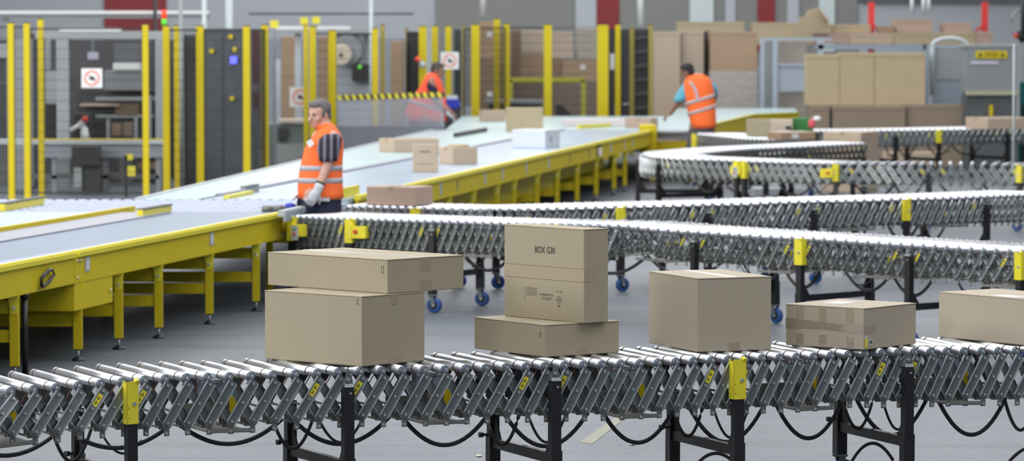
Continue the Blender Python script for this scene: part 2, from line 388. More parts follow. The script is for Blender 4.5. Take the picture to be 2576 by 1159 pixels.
def flex_conveyor(label, front, W, side, stands, trays, cables, group='flexible roller conveyors', wheels=True, sag=.2, cut=100, dirs=None, v2=False):
    n = len(front); P = [V((p.x, p.y, ZA)) for p in front]
    T = []
    for i in range(n):
        d = (P[min(i + 1, n - 1)] - P[max(i - 1, 0)]); d.z = 0; T.append(d.normalized())
    B = [V((-t.y, t.x, 0)) * side for t in T]        # direction across the bed
    for _ in range(8): B = [(B[max(i - 1, 0)] + B[i] + B[min(i + 1, n - 1)]).normalized() for i in range(n)]
    if dirs: B = [V((-math.sin(a), math.cos(a), 0)) for a in (math.radians(dirs[0] + (dirs[1] - dirs[0]) * i / (n - 1)) for i in range(n))]
    Q = [P[i] + B[i] * W for i in range(n)]
    mid = P[n // 2] + B[n // 2] * W / 2
    root = thing('roller_conveyor', label, 'conveyor', (mid.x, mid.y, 0), 0, group)
    rm = shared('roller_%d' % int(W * 1000), lambda: roller_mb(W)); rod = shared('cross_rod_%d' % int(W * 1000), lambda: rod_mb(W))
    lo = shared('scissor_link_outer%d' % v2, lambda: link_mb(True, True, v2)); li = shared('scissor_link_inner%d' % v2, lambda: link_mb(False, True, v2)); st = shared('warning_sticker', sticker_mb)
    def frame(o, x, y): z = x.cross(y); return MX(((x.x, y.x, z.x, o.x), (x.y, y.y, z.y, o.y), (x.z, y.z, z.z, o.z), (0, 0, 0, 1)))
    for i in range(n):
        y = B[i]; link('roller', rm, root, frame(P[i], y.cross(V((0, 0, 1))), y))
    inner = MB(); back = MB()
    def cell(A_, nrm):
        zb = []
        for i in range(n):
            s = ((A_[min(i + 1, n - 1)] - A_[max(i - 1, 0)]).length) / (min(i + 1, n - 1) - max(i - 1, 0)); zb.append(ZA - .032 - math.sqrt(max(LK ** 2 - min(s, .19) ** 2, .001)))
        return zb
    zf = cell(P, B); zq = cell(Q, B)
    lim = {a[0] for a in stands}
    nl = 0
    for side_, A_, zb, sg in ((0, P, zf, 1), (1, Q, zq, -1)):
        for i in range(n - 1):
            nrm = -(B[i] + B[i + 1]).normalized() * sg          # outward
            for k in (0, 1):
                a, c = (i + 1, i) if k == 0 else (i, i + 1)
                t = A_[a] + V((0, 0, -.032)); q = V((A_[c].x, A_[c].y, zb[c]))
                off = nrm * (.016 if k == 0 else -.006)
                x = (t - q).normalized(); y = -nrm; y = (y - x * x.dot(y)).normalized(); o = (t + q) / 2 + off
                mx = frame(o, x, y)
                if side_ == 0 and k == 0:
                    l = link('scissor_link', lo, root, mx)
                    if any(a - s == 1 or s - a == 1 for s in lim):
                        c2 = bpy.data.objects.new('warning_sticker', st); COL.objects.link(c2); c2.parent = l
                elif side_ == 0 and cut > 0: link('inner_link', li, root, mx); cut -= 1
                else:
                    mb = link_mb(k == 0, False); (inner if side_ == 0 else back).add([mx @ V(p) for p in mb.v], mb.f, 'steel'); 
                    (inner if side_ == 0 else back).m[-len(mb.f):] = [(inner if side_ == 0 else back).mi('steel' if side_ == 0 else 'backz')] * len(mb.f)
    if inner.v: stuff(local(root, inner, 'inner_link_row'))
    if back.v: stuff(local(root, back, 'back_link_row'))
    for i in range(n):
        y = B[i]; link('cross_rod', rod, root, frame(V((P[i].x, P[i].y, zf[i])), y.cross(V((0, 0, 1))), y))
    # red and black drive cords slung below the rollers
    cb = MB()
    for i in range(0, n - 1):
        a = P[i] + B[i] * .088 + V((0, 0, -.012)); c = P[i + 1] + B[i + 1] * .10 + V((0, 0, -.012)); m_ = (a + c) / 2 + V((0, 0, -.085)); k = 'red_cord' if i % 2 else 'belt'
        cb.tube([a, m_], .0028, k, 5); cb.tube([m_, c], .0028, k, 5)
    stuff(local(root, cb, 'drive_cords'))
    for i, kind in stands:
        u = T[i]; o = -B[i]
        fp = P[i] + u * .025 + o * .045; rp = Q[i] + u * .025 - o * .045
        for pt, fr in ((fp, 1), (rp, 0)):
            top = ZA - (.19 if (kind and fr) else .066); top = top if fr else zq[i] - .0
            b = MB(); bar_lo = .155 if wheels else 0
            b.bar(V((pt.x, pt.y, bar_lo)), V((pt.x, pt.y, top)), .05, .05, 'blk', o)
            b.bar(V((pt.x, pt.y, .14)) - o * .002, V((pt.x, pt.y, .34)), .058, .058, 'blk', o)
            if not fr: b.cyl(V((pt.x, pt.y, .34)) - u * .06, V((pt.x, pt.y, .34)), .008, 'blk', 8); b.cyl(V((pt.x, pt.y, .34)) - u * .075, V((pt.x, pt.y, .34)) - u * .055, .014, 'blk', 10)
            post = local(root, b, 'support_post')
            if fr:
                b = MB(); g = lambda a, d_, z: V((fp.x, fp.y, z)) + u * a + o * d_
                if kind:
                    zt = ZA + .008; zl = ZA - .19; e = .036
                    b.prism([g(-e, .03, zl), g(e - .006, .03, zl), g(e, .024, zl), g(e, -.028, zl), g(e - .004, -.028, zl), g(e - .004, .02, zl), g(e - .008, .026, zl), g(-e, .026, zl)], (0, 0, zt - zl), 'yelb')
                    b.prism([g(-e, .03, zl), g(-e, -.028, zl), g(-e + .004, -.028, zl), g(-e + .004, .03, zl)], (0, 0, zt - zl - .01), 'yelb')
                    b.cyl(g(e - .012, .033, zt - .008), g(e - .012, .012, zt + .004), .012, 'yelb', 10)
                    b.cyl(g(.008, .036, (zt + zl) / 2 - .005), g(.008, .03, (zt + zl) / 2 - .005), .010, 'bolt', 10)
                    for zz in (zl + .03, zl + .075): b.cyl(g(-.025, .0305, zz), g(-.025, .03, zz), .003, 'blk', 8)
                    br = sub(post, b, 'yellow_bracket')
                else:
                    b.prism([g(-.02, .01, top), g(.022, .01, top), g(.02, .012, top + .03), g(.006, .01, ZA + .006), g(-.012, .01, ZA + .006), g(-.02, .01, top + .03)], o * .005, 'steel')
                    b.hexa([g(-.024, -.01, top), g(.024, -.01, top), g(.024, .026, top), g(-.024, .026, top), g(-.022, -.01, top + .018), g(.022, -.01, top + .018), g(.022, .012, top + .02), g(-.022, .012, top + .02)], 'steel')
                    b.cyl(g(-.003, .022, ZA - .03), g(-.003, .014, ZA - .03), .008, 'bolt', 10); b.cyl(g(.006, .028, top - .03), g(.006, .024, top - .03), .006, 'bolt', 8)
                    sub(post, b, 'hinge_bracket')
                if kind in (2, 3):
                    b = MB(); 
                    for (a0, a1, z0, z1, m_) in ((.04, .17, .60, .70, 'yelb'), (.02, .045, .60, .71, 'yelb')): b.hexa([g(a0, .0, z0), g(a1, .0, z0), g(a1, .06, z0), g(a0, .06, z0), g(a0, .0, z1), g(a1, .0, z1), g(a1, .06, z1), g(a0, .06, z1)], m_)
                    if kind == 2: b.cyl(g(.08, .06, .655), g(.08, .078, .655), .018, 'red', 12)
                    else:
                        b.hexa([g(.055, .06, .57), g(.125, .06, .57), g(.125, .07, .57), g(.055, .07, .57), g(.055, .06, .69), g(.125, .06, .69), g(.125, .07, .69), g(.055, .07, .69)], 'lgrey')
                        b.cyl(g(.09, .07, .66), g(.09, .078, .66), .010, 'green', 10); b.cyl(g(.09, .07, .62), g(.09, .082, .62), .012, 'red', 10)
                    sub(post, b, 'control_box')
            if wheels: sub(post, caster_mb((pt.x, pt.y, 0), u), 'caster')
        b = MB(); b.bar(V((fp.x, fp.y, .30)), V((rp.x, rp.y, .30)), .03, .05, 'blk')
        for pt, q in ((fp, rp), (rp, fp)):
            dd = (q - pt); dd.z = 0; dd.normalize(); c = V((pt.x, pt.y, 0)) + dd * .02
            b.prism([c + V((0, 0, .30)) - u * .004, c + dd * .09 + V((0, 0, .32)) - u * .004, c + V((0, 0, .45)) - u * .004], u * .008, 'blk')
        cr = local(root, b, 'crossbar')
    for a, c in trays:
        b = MB(); z = min(zf[a:c + 1]) - .055
        pts = [P[a] - B[a] * .012, P[c] - B[c] * .012, Q[c] * .15 + P[c] * .85 + B[c] * W * .6, Q[a] * .15 + P[a] * .85 + B[a] * W * .6]
        pts = [V((q.x, q.y, z)) for q in pts]
        b.hexa(pts + [q + V((0, 0, .004)) for q in pts], 'steeld')
        b.hexa([pts[0], pts[1], pts[1] + B[c] * .004, pts[0] + B[a] * .004] + [q + V((0, 0, .02)) for q in (pts[0], pts[1], pts[1] + B[c] * .004, pts[0] + B[a] * .004)], 'steeld')
        b.hexa([pts[3], pts[2], pts[2] + B[c] * .004, pts[3] + B[a] * .004] + [q + V((0, 0, .09)) for q in (pts[3], pts[2], pts[2] + B[c] * .004, pts[3] + B[a] * .004)], 'steeld')
        tr = local(root, b, 'motor_tray')
        m_ = (a + c) // 2; o = P[m_] + B[m_] * .22; u = T[m_]; b = MB()
        b.bar(V((o.x, o.y, ZA - .075)) - u * .075, V((o.x, o.y, ZA - .075)) + u * .06, .10, .065, 'bluegrey')
        b.bar(V((o.x, o.y, ZA - .035)) - u * .078, V((o.x, o.y, ZA - .035)) + u * .063, .106, .014, 'lgrey')
        b.cyl(V((o.x, o.y, ZA - .15)) - u * .02, V((o.x, o.y, ZA - .15)) + u * .12, .045, 'steeld', 14)
        b.bar(V((o.x, o.y, ZA - .19)) + u * .075, V((o.x, o.y, ZA - .10)) + u * .075, .04, .098, 'yel', -B[m_])
        local(root, b, 'drive_motor')
    for c in cables:
        if isinstance(c[0], tuple):       # three points measured on the photograph, Y of the cable
            (x0, y0), (x1, y1), (x2, y2), Y0, Y2, r = c
            mm = ((y2 - y0) / (x2 - x0) - (y1 - y0) / (x1 - x0)) / (x2 - x1); kk = (y1 - y0) / (x1 - x0) - mm * (x1 - x0) if 0 else (y1 - y0) / (x1 - x0)
            pts = []
            for j in range(-2, 19):
                t = j / 16; x = x0 + (x2 - x0) * t; y = y0 + kk * (x - x0) + mm * (x - x0) * (x - x1); pts.append(D(x, y, Y0 + (Y2 - Y0) * t))
        else:
            i, k, f0, f1, dz, r = c; a = P[i] + B[i] * W * f0; e = P[k] + B[k] * W * f1; a.z = zf[i] - .04; e.z = zf[k] - .04
            pts = [a.lerp(e, j / 14) - V((0, 0, dz * (1 - (2 * j / 14 - 1) ** 2))) for j in range(15)]
        local(root, MB().tube(pts, r, 'cable', 8, .45), 'cable')
    return root, P, Q, B, T

def interp(tab, t):
    if t <= tab[0][0]: a, b = tab[0], tab[1]
    else:
        for a, b in zip(tab, tab[1:]):
            if t <= b[0]: break
    return a[1] + (b[1] - a[1]) * (t - a[0]) / (b[0] - a[0])
# A: the conveyor in front
xa = [-142, -86, -28, 30, 87, 144, 200, 256, 310, 366, 418, 471, 525, 579.5, 634, 689.5, 745, 801, 854, 909, 963.5, 1016, 1069.5, 1122, 1174, 1225, 1276, 1326.5, 1374, 1423, 1470, 1517, 1564, 1612, 1658, 1703, 1748, 1793, 1835, 1877, 1920, 1964, 2006.5, 2050, 2093, 2137, 2180, 2222.5, 2262, 2302.5, 2344, 2385, 2428.5, 2473, 2515, 2559, 2602, 2645]
ya = [(-142, 1008), (30, 985), (144, 975.5), (256, 965.5), (366, 956.5), (471, 951), (634, 946.5), (745, 941.5), (909, 934), (1122, 930), (1276, 924), (1423, 919.5), (1612, 915), (1793, 906.5), (1920, 901.5), (2050, 897.5), (2180, 890), (2302, 886), (2428, 884), (2515, 883.5), (2645, 882)]
A = [G(x, interp(ya, x), ZA) for x in xa]
def ca(*p): 
    Y0 = interp([(q[0], q[1].y) for q in zip(xa, A)], p[0][0]) + .45; Y2 = interp([(q[0], q[1].y) for q in zip(xa, A)], p[2][0]) + .45
    return (p[0], p[1], p[2], Y0, Y2, p[3] if len(p) > 3 else .011)
cabA = [ca((-30, 1140), (20, 1145), (112, 1112)), ca((144, 1118), (172, 1158), (223, 1098), .010), ca((212, 1108), (280, 1126), (403, 1088)), ca((265, 1105), (295, 1136), (345, 1120), .006),
        ca((478, 1086), (568, 1116), (685, 1074)), ca((700, 1090), (730, 1127), (781, 1070), .009), ca((753, 1070), (850, 1116), (955, 1072)), ca((806, 1062), (858, 1112), (905, 1066), .007),
        ca((1021, 1060), (1120, 1119), (1218, 1055)), ca((1240, 1095), (1258, 1117), (1303, 1052), .009), ca((1278, 1055), (1375, 1122), (1472, 1048)), ca((1331, 1050), (1378, 1112), (1419, 1052), .007),
        ca((1522, 1046), (1604, 1113), (1692, 1034)), ca((1704, 1060), (1720, 1091), (1765, 1033), .009), ca((1743, 1040), (1832, 1111), (1916, 1030)), ca((1798, 1036), (1842, 1100), (1880, 1034), .007),
        ca((1959, 1030), (2035, 1102), (2114, 1018)), ca((2134, 1048), (2150, 1074), (2193, 1015), .009), ca((2162, 1018), (2240, 1094), (2327, 1012)), ca((2224, 1018), (2264, 1078), (2294, 1014), .007),
        ca((2364, 1014), (2447, 1093), (2524, 1012)), ca((2530, 1014), (2552, 1070), (2600, 1030), .009), ca((2140, 1165), (2185, 1116), (2235, 1140), .009), ca((1755, 1165), (1795, 1140), (1838, 1155), .009), ca((2535, 1165), (2575, 1130), (2620, 1125), .009)]
ra, PA, QA, BA, TA = flex_conveyor('foremost flexible roller conveyor carrying the stacked cardboard boxes across the front', A, .70, 1, [(8, 1), (18, 0), (28, 0), (38, 1), (48, 0)], [(12, 14), (22, 24), (32, 34), (42, 44), (51, 53), (2, 4)], cabA, cut=100, dirs=(25.5, 19.5))
def fill(y_tab, sp_tab, x0, x1):
    out = []; x = x0
    while x < x1: out.append(G(x, interp(y_tab, x), ZA)); x += interp(sp_tab, x)
    return out
def spans(st, side=1):
    out = []
    for a, c in zip(st, st[1:]):
        a, c = a[0], c[0]
        if c - a < 6: continue
        out += [(a + 1, a + (c - a) // 2, .5, .5, .15, .014), (a + (c - a) // 2, c - 1, .5, .5, .16, .014), (a + 2, a + 5, .3, .3, .10, .006)]
    return out
def near(pts, x, h=ZA):
    return min(range(len(pts)), key=lambda i: abs(pts[i].x / pts[i].y * F + CX - x))
yb = [(700, 546), (745, 548), (790, 550), (843, 552), (899, 553), (940, 554.5), (1000, 557), (1150, 561), (1300, 566), (1430, 568), (1560, 571), (1659, 581), (1808, 590.5), (1911, 598), (2043, 603.5), (2147, 611), (2261, 618.5), (2346, 623), (2405, 627.5), (2469, 631), (2536, 634), (2570, 636), (2650, 642)]
Bp = fill(yb, [(735, 15), (899, 17), (1000, 20), (1300, 22), (1600, 24.8), (1900, 26.5), (2260, 28), (2350, 30), (2560, 34)], 738, 2650)
stB = [(near(Bp, x), k) for x, k in ((742, 3), (885, 2), (1090, 0), (1400, 1), (1765, 0), (2022, 1), (2298, 0), (2560, 1))]
trB = [(near(Bp, x), near(Bp, x) + 3) for x in (1180, 1600, 1900, 2160, 2480)]
rb, PB, QB, BB, TB = flex_conveyor('second roller conveyor back, reached by the grey-haired worker, curving towards the camera at right', Bp, WD, 1, stB, trB, spans(stB), cut=100, v2=True)
yc = [(860, 522), (1000, 525), (1092, 527), (1140, 529), (1215, 530.5), (1300, 530), (1450, 526), (1584, 522), (1679, 520), (1781, 516.5), (1881, 515), (1960, 511), (2055, 508.5), (2180, 506), (2273, 502.5), (2357, 501), (2455, 497), (2568, 492.5), (2660, 488)]
Cp = fill(yc, [(860, 17), (960, 20), (1092, 24), (1584, 24.5), (1781, 24.5), (2084, 23.6), (2273, 22.5), (2350, 20.5)], 868, 2640)
stC = [(near(Cp, x), k) for x, k in ((1050, 1), (1300, 0), (1540, 1), (1780, 0), (2035, 0), (2276, 1), (2474, 0))]
rc, PC, QC, BC, TC = flex_conveyor('third roller conveyor back, with a flat pinkish box at its left end', Cp, WD, 1, stC, [(near(Cp, x), near(Cp, x) + 3) for x in (1180, 1660, 2120, 2380)], spans(stC), cut=100)
# D: the snaking one; its outer edge, walked from the right round the bend
dpx = [(2640, 419), (2568, 417), (2455, 416), (2298, 415.5), (2171, 414), (2081, 413.5), (1991, 411), (1905, 408), (1820, 405), (1740, 402.5), (1680, 400), (1645, 397), (1622, 393.5), (1614, 390), (1618, 386.5), (1635, 384), (1665, 381), (1710, 377), (1767, 373), (1830, 370), (1900, 367), (1980, 363), (2062, 359)]
raw = [G(x, y, ZA) for x, y in dpx]
def resample(raw, sp):
    # Catmull-Rom then even steps
    fine = []
    for i in range(len(raw) - 1):
        a, b_, c, d = raw[max(i - 1, 0)], raw[i], raw[i + 1], raw[min(i + 2, len(raw) - 1)]
        for j in range(12):
            t = j / 12; fine.append(.5 * ((2 * b_) + (c - a) * t + (2 * a - 5 * b_ + 4 * c - d) * t * t + (3 * b_ - a - 3 * c + d) * t ** 3))
    fine.append(raw[-1]); out = [fine[0]]; acc = 0
    for p, q in zip(fine, fine[1:]):
        L = (q - p).length
        while acc + L >= sp:
            p = p.lerp(q, (sp - acc) / L); L = (q - p).length; acc = 0; out.append(p.copy())
        acc += L
    return out
Dp = resample(raw, .118)
nr = lambda x, lo, hi: min(range(lo, hi), key=lambda i: abs(Dp[i].x / Dp[i].y * F + CX - x))
half = min(range(len(Dp)), key=lambda i: Dp[i].x / Dp[i].y)
stD = [(nr(x, 0, half), k) for x, k in ((2568, 1), (2336, 0), (2123, 2), (1890, 3), (1862, 1), (1663, 0))] + [(half, 0), (nr(1790, half, len(Dp)), 0), (len(Dp) - 2, 1)]
rd, PD, QD, BD, TD = flex_conveyor('snaking roller conveyor with a tight bend at its left end', Dp, WD, -1, stD, [(nr(2230, 0, half), nr(2230, 0, half) + 3)], spans([s for s in stD if s[0] < half]), cut=60)
ye = [(1740, 337), (1813, 344), (1871, 350), (1940, 353)]
Ep = fill(ye, [(1740, 9), (1900, 11)], 1752, 1936)
re_, PE, QE, BE, TE = flex_conveyor('short compressed roller conveyor leaving the far belt beside the black-haired worker', Ep, WD, 1, [(0, 1)], [], [], cut=20)
yf = [(2050, 331), (2220, 329.5), (2400, 326.5), (2576, 323), (2700, 320)]
Fp = fill(yf, [(2050, 15), (2600, 16)], 2064, 2640)
stF = [(near(Fp, x), k) for x, k in ((2250, 0), (2362, 1), (2527, 0))]
rf_, PF, QF, BF, TF = flex_conveyor('farthest roller conveyor, along the big carton stack', Fp, WD, 1, stF, [], spans(stF), cut=40)
#@@NEXT2
# ------------------------------------------------------------ sorter beds
class Line:
    def __init__(s, x0, y0, k): s.x0, s.y0, s.k = x0, y0, k; s.d = V((k, 1, 0)).normalized(); s.n = V((-1, k, 0)).normalized()
    def at(s, Y, off=0, z=0): return V((s.x0 + s.k * (Y - s.y0) - off, Y, z))
    def hit(s, x, off=0):           # where the line meets the photo column x
        c = (x - CX) / F; return (s.x0 - off - s.k * s.y0) / (c - s.k)
LN = Line(-3.414, 25.45, .2085); MN = Line(-.92, 38.5, .167)
def slab(b, L, Y0, Y1, o0, o1, z0, z1, m, p0=None):
    q = [L.at(Y0, o1), L.at(Y0, o0), L.at(Y1, o0), L.at(Y1, o1)]
    b.hexa([V((p.x, p.y, z0)) for p in q] + [V((p.x, p.y, z1)) for p in q], m)
def leg_set(root, L, xs, off, depth, panel=None, bars=((.245, .33), (.44, .53)), w=.06):
    for x in xs:
        Y = L.hit(x, off); p = L.at(Y, off); b = MB()
        b.box((p.x - w / 2, p.y - .03, .085), (p.x + w / 2, p.y + .03, .57), 'yel')
        b.prism([(p.x - .048, p.y - .034, .60), (p.x - .02, p.y - .034, .44), (p.x + .02, p.y - .034, .44), (p.x + .048, p.y - .034, .60)], (0, .004, 0), 'yelb')
        for z in (.57, .48): b.cyl((p.x, p.y - .044, z), (p.x, p.y - .034, z), .011, 'bolt', 8)
        lg = local(root, b, 'leg')
        b = MB(); b.cyl((p.x, p.y, .01), (p.x, p.y, .09), .010, 'bolt', 8); b.lathe((p.x, p.y, 0), (p.x, p.y, .03), [(0, .05), (.012, .045), (.03, .015)], 'blk', 12); sub(lg, b, 'foot_pad')
        q = p - V((depth, 0, 0)); b = MB(); b.box((q.x - .03, q.y - .03, .085), (q.x + .03, q.y + .03, .57), 'yel'); lg = local(root, b, 'leg')
        b = MB(); b.cyl((q.x, q.y, .01), (q.x, q.y, .09), .010, 'bolt', 8); b.lathe((q.x, q.y, 0), (q.x, q.y, .03), [(0, .05), (.012, .045), (.03, .015)], 'blk', 12); sub(lg, b, 'foot_pad')
        b = MB()
        for z0, z1 in bars: b.box((q.x + .03, p.y - .012, z0), (p.x - w / 2, p.y + .012, z1), 'yel')
        local(root, b, 'leg_crossbar')
def side_frame(root, L, Y0, Y1, zt=.795, h=.205, name='side_frame'):
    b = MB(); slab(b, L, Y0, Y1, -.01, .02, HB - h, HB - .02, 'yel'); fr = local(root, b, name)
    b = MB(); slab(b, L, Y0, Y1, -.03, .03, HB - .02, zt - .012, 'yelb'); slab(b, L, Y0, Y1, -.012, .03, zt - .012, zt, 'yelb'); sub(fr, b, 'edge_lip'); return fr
t = thing('sorting_conveyor', 'nearest yellow-framed sorting conveyor with two wide belts, at the left edge', 'conveyor', LN.at(29, .8), 0, 'yellow sorting conveyors')
YE = 32.45
for o0, o1, m_, nm in ((.04, 1.0, 'bblue', 'belt'), (1.46, 2.62, 'bgreen', 'belt'), (2.75, 3.9, 'bwhite', 'belt')):
    b = MB(); slab(b, LN, 21, 32.85, o0, o1, HB - .05, HB, m_); local(t, b, nm)
b = MB(); slab(b, LN, 21, 32.6, 1.0, 1.42, HB - .05, HB + .012, 'lav'); local(t, b, 'divider_plate')
b = MB(); slab(b, LN, 21, 33, 1.42, 1.46, HB - .03, HB + .045, 'yel'); local(t, b, 'divider_rail')
b = MB(); slab(b, LN, 21, 33, 2.62, 2.75, HB - .05, HB + .01, 'lav'); local(t, b, 'divider_plate')
for (x0, y0, x1, y1, hh) in ((352, 546, 425, 533, .062), (5, 531, 105, 513, .062)):
    p, q = G(x0, y0, HB), G(x1, y1, HB); b = MB(); b.bar(p + V((0, 0, hh / 2)), q + V((0, 0, hh / 2)), .05, hh, 'yelb'); b.bar(p + V((0, 0, hh + .004)), q + V((0, 0, hh + .004)), .07, .008, 'blk'); local(t, b, 'lane_guard')
side_frame(t, LN, 21, LN.hit(181)); side_frame(t, LN, LN.hit(187), YE)
b = MB(); slab(b, LN, LN.hit(181), LN.hit(187), -.014, .02, HB - .21, HB + .0, 'yel'); local(t, b, 'joint_plate')
b = MB(); slab(b, LN, 21, YE, 2.9, 3.9, HB - .25, HB - .05, 'yel'); local(t, b, 'rear_frame')
b = MB(); slab(b, LN, 21, 32.8, .06, 3.85, .572, .60, 'dark'); local(t, b, 'shade_slab')  # slab added to block light and keep the space below dark
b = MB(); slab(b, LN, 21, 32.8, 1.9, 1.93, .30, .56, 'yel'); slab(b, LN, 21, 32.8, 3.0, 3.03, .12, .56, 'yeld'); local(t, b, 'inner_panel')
leg_set(t, LN, (33, 193, 296, 397, 525, 643), .03, 1.25)
Yh0, Yh1 = LN.hit(182), LN.hit(279); b = MB(); slab(b, LN, Yh0, Yh1, -.005, .40, .37, .565, 'yel'); local(t, b, 'drive_housing')
p = LN.at(LN.hit(66), .02); b = MB(); b.cyl((p.x, p.y, 0), (p.x, p.y, .56), .021, 'blk', 14); b.cyl((p.x, p.y, 0), (p.x, p.y, .01), .06, 'blk', 14); b.cyl((p.x, p.y, .53), (p.x, p.y, .565), .03, 'blk', 14); local(t, b, 'black_support_tube')
Yq = LN.hit(100); b = MB(); pp = [LN.at(LN.hit(x), -.035) for x in (88, 90, 106, 118, 121, 108, 92, 88)]
zz = [.605, .66, .70, .695, .665, .62, .598, .605]
b.tube([V((q.x, q.y, z)) for q, z in zip(pp, zz)], .012, 'blk', 8); local(t, b, 'pull_handle')
for xs in (213, 527):
    Y = LN.hit(xs); p = LN.at(Y, -.014); b = MB(); b.bar(p + LN.d * -.0 + V((0, 0, .635)), p + V((0, 0, .735)), .10, .004, 'lgrey', LN.n); b.bar(p + V((0, 0, .65)) - LN.n * .003, p + V((0, 0, .715)) - LN.n * .003, .035, .003, 'white', LN.n); local(t, b, 'rating_plate')
for xs, zz_ in ((118, .70), (187, .60), (187, .72), (195, .72), (270, .46), (640, .47)):
    p = LN.at(LN.hit(xs), -.012); b = MB(); b.cyl(p + V((0, 0, zz_)), p + V((.012, 0, zz_)), .011, 'bolt', 8); local(t, b, 'frame_bolt')
b = MB()
for j in range(110):
    Y = 21 + j * .092; w_ = max(.04, .17 - max(0, Y - 25) * .03); p = LN.at(Y, .04); b.cyl((p.x, Y, HB + .002), (p.x - w_, Y + .02, HB + .002), .018, 'matr', 6)
stuff(local(t, b, 'edge_rollers'))
# emergency stop on the near corner
p = LN.at(YE, -.01, .66); b = MB(); b.cyl(p + V((-.05, -.02, 0)), p + V((.03, -.02, .0)), .05, 'yel', 16); b.cyl(p + V((.03, -.02, 0)), p + V((.075, -.02, 0)), .028, 'red', 14); b.box((p.x - .09, p.y - .01, .56), (p.x - .04, p.y + .02, .76), 'blk'); local(t, b, 'stop_button')
# end frame and the transfer mat of small skewed rollers
t2 = thing('transfer_roller_mat', 'wide mat of tiny steel rollers between the two sorting conveyors', 'conveyor', LN.at(34, 1.2), 0)
b = MB(); q = [(-4.95, 32.86), (-1.95, 32.86), (-1.50, 35.18), (-4.75, 35.18)]
b.hexa([V((x, y, HB - .12)) for x, y in q] + [V((x, y, HB - .035)) for x, y in q], 'lgrey'); local(t2, b, 'bed_plate')
b = MB(); m1 = MB().cyl((-.04, 0, 0), (.04, 0, 0), .026, 'matr', 8)
rr = MX.Rotation(math.radians(38), 4, 'Z')
for j in range(17):
    Y = 32.97 + j * .135; f = (Y - 32.86) / 2.32; x0 = -4.95 + .2 * f; x1 = -1.95 + .45 * f; k = int((x1 - x0) / .105)
    for i in range(k):
        c = V((x0 + .06 + i * .105 + (j % 2) * .03, Y, HB - .024)); b.add([rr @ V(p) + c for p in m1.v], m1.f, 'matr', True)
stuff(local(t2, b, 'small_rollers'))
b = MB()
for x, y in ((-4.4, 33), (-2.1, 33), (-4.2, 35), (-1.8, 35)): b.box((x - .03, y - .03, 0), (x + .03, y + .03, HB - .12), 'yel')
local(t2, b, 'leg_frame')
# M: the middle sorter
t = thing('sorting_conveyor', 'long middle yellow-framed sorting conveyor on many legs, loose parcels on its belts', 'conveyor', MN.at(46, .9), 0, 'yellow sorting conveyors')
FARX = lambda Y: -3.44 + .105 * (Y - 35.2)
def strip(b, Y0, Y1, f0, f1, z0, z1, m):      # between two edge functions
    q = [(f1(Y0), Y0), (f0(Y0), Y0), (f0(Y1), Y1), (f1(Y1), Y1)]
    b.hexa([V((x, y, z0)) for x, y in q] + [V((x, y, z1)) for x, y in q], m)
mn = lambda o: (lambda Y: MN.at(Y, o).x)
b = MB(); strip(b, 35.2, 56.9, mn(.04), mn(1.36), HB - .05, HB, 'bwhite'); local(t, b, 'belt')
b = MB(); strip(b, 35.2, 56.9, mn(1.44), FARX, HB - .05, HB, 'bgreen'); local(t, b, 'belt')
b = MB(); strip(b, 35.9, 56.9, mn(1.36), mn(1.44), HB - .05, HB + .02, 'lav'); local(t, b, 'divider_plate')
p, q = G(612, 487, HB), G(645, 480, HB); b = MB(); b.bar(p + V((0, 0, .03)), q + V((0, 0, .03)), .05, .06, 'lav'); b.bar(p + V((0, 0, .064)), q + V((0, 0, .064)), .07, .008, 'blk'); local(t, b, 'lane_guard')
p, q = G(569, 500, HB), G(632, 487, HB); b = MB(); b.bar(p + V((0, 0, .015)), q + V((0, 0, .015)), .05, .03, 'yelb'); local(t, b, 'lane_guard')
p, q = G(1145, 345, HB), G(1222, 331, HB); b = MB(); b.bar(p + V((0, 0, .03)), q + V((0, 0, .03)), .05, .06, 'blk'); local(t, b, 'lane_guard')
p, q = G(850, 500, HB), G(900, 489, HB); b = MB(); b.bar(p + V((0, 0, .02)), q + V((0, 0, .02)), .03, .14, 'yelb'); local(t, b, 'lane_guard')
b = MB(); strip(b, 35.2, 56.9, FARX, lambda Y: FARX(Y) - .05, HB - .2, HB + .01, 'lgrey'); local(t, b, 'rear_frame')
side_frame(t, MN, 35.4, 56.9)
leg_set(t, MN, (1010, 1068, 1127, 1190, 1250, 1293, 1351, 1402, 1452, 1500, 1545, 1572), .03, 1.3, bars=((.22, .32),))
b = MB(); strip(b, 35.3, 56.8, mn(.06), lambda Y: FARX(Y) + .02, .572, .60, 'dark'); local(t, b, 'shade_slab')  # light-blocking slab added beneath the middle belts as well
b = MB(); slab(b, MN, 36.5, 48.5, .22, .24, .28, .56, 'yel'); slab(b, MN, 48.5, 53.5, .3, .32, .34, .5, 'yel'); local(t, b, 'inner_panel')
for xs in (1078, 1106, 1148, 1218, 1262, 1322, 1378, 1432, 1480, 1535, 1570, 1590):
    Y = MN.hit(xs); p = MN.at(Y, -.012); b = MB(); b.bar(p + V((0, 0, .61)), p + V((0, 0, .74)), .10, .005, 'lgrey', MN.n) if xs % 4 else b.bar(p + V((0, 0, .61)), p + V((0, 0, .72)), .05, .005, 'steel', MN.n); local(t, b, 'rating_plate')
Y = MN.hit(1500); p = MN.at(Y, -.03); b = MB(); b.bar(p + V((0, 0, .60)), p + V((0, 0, .76)), .07, .03, 'blk'); b.bar(p + V((.02, -.02, .61)), p + V((.02, -.02, .72)), .05, .01, 'white'); local(t, b, 'switch_box')
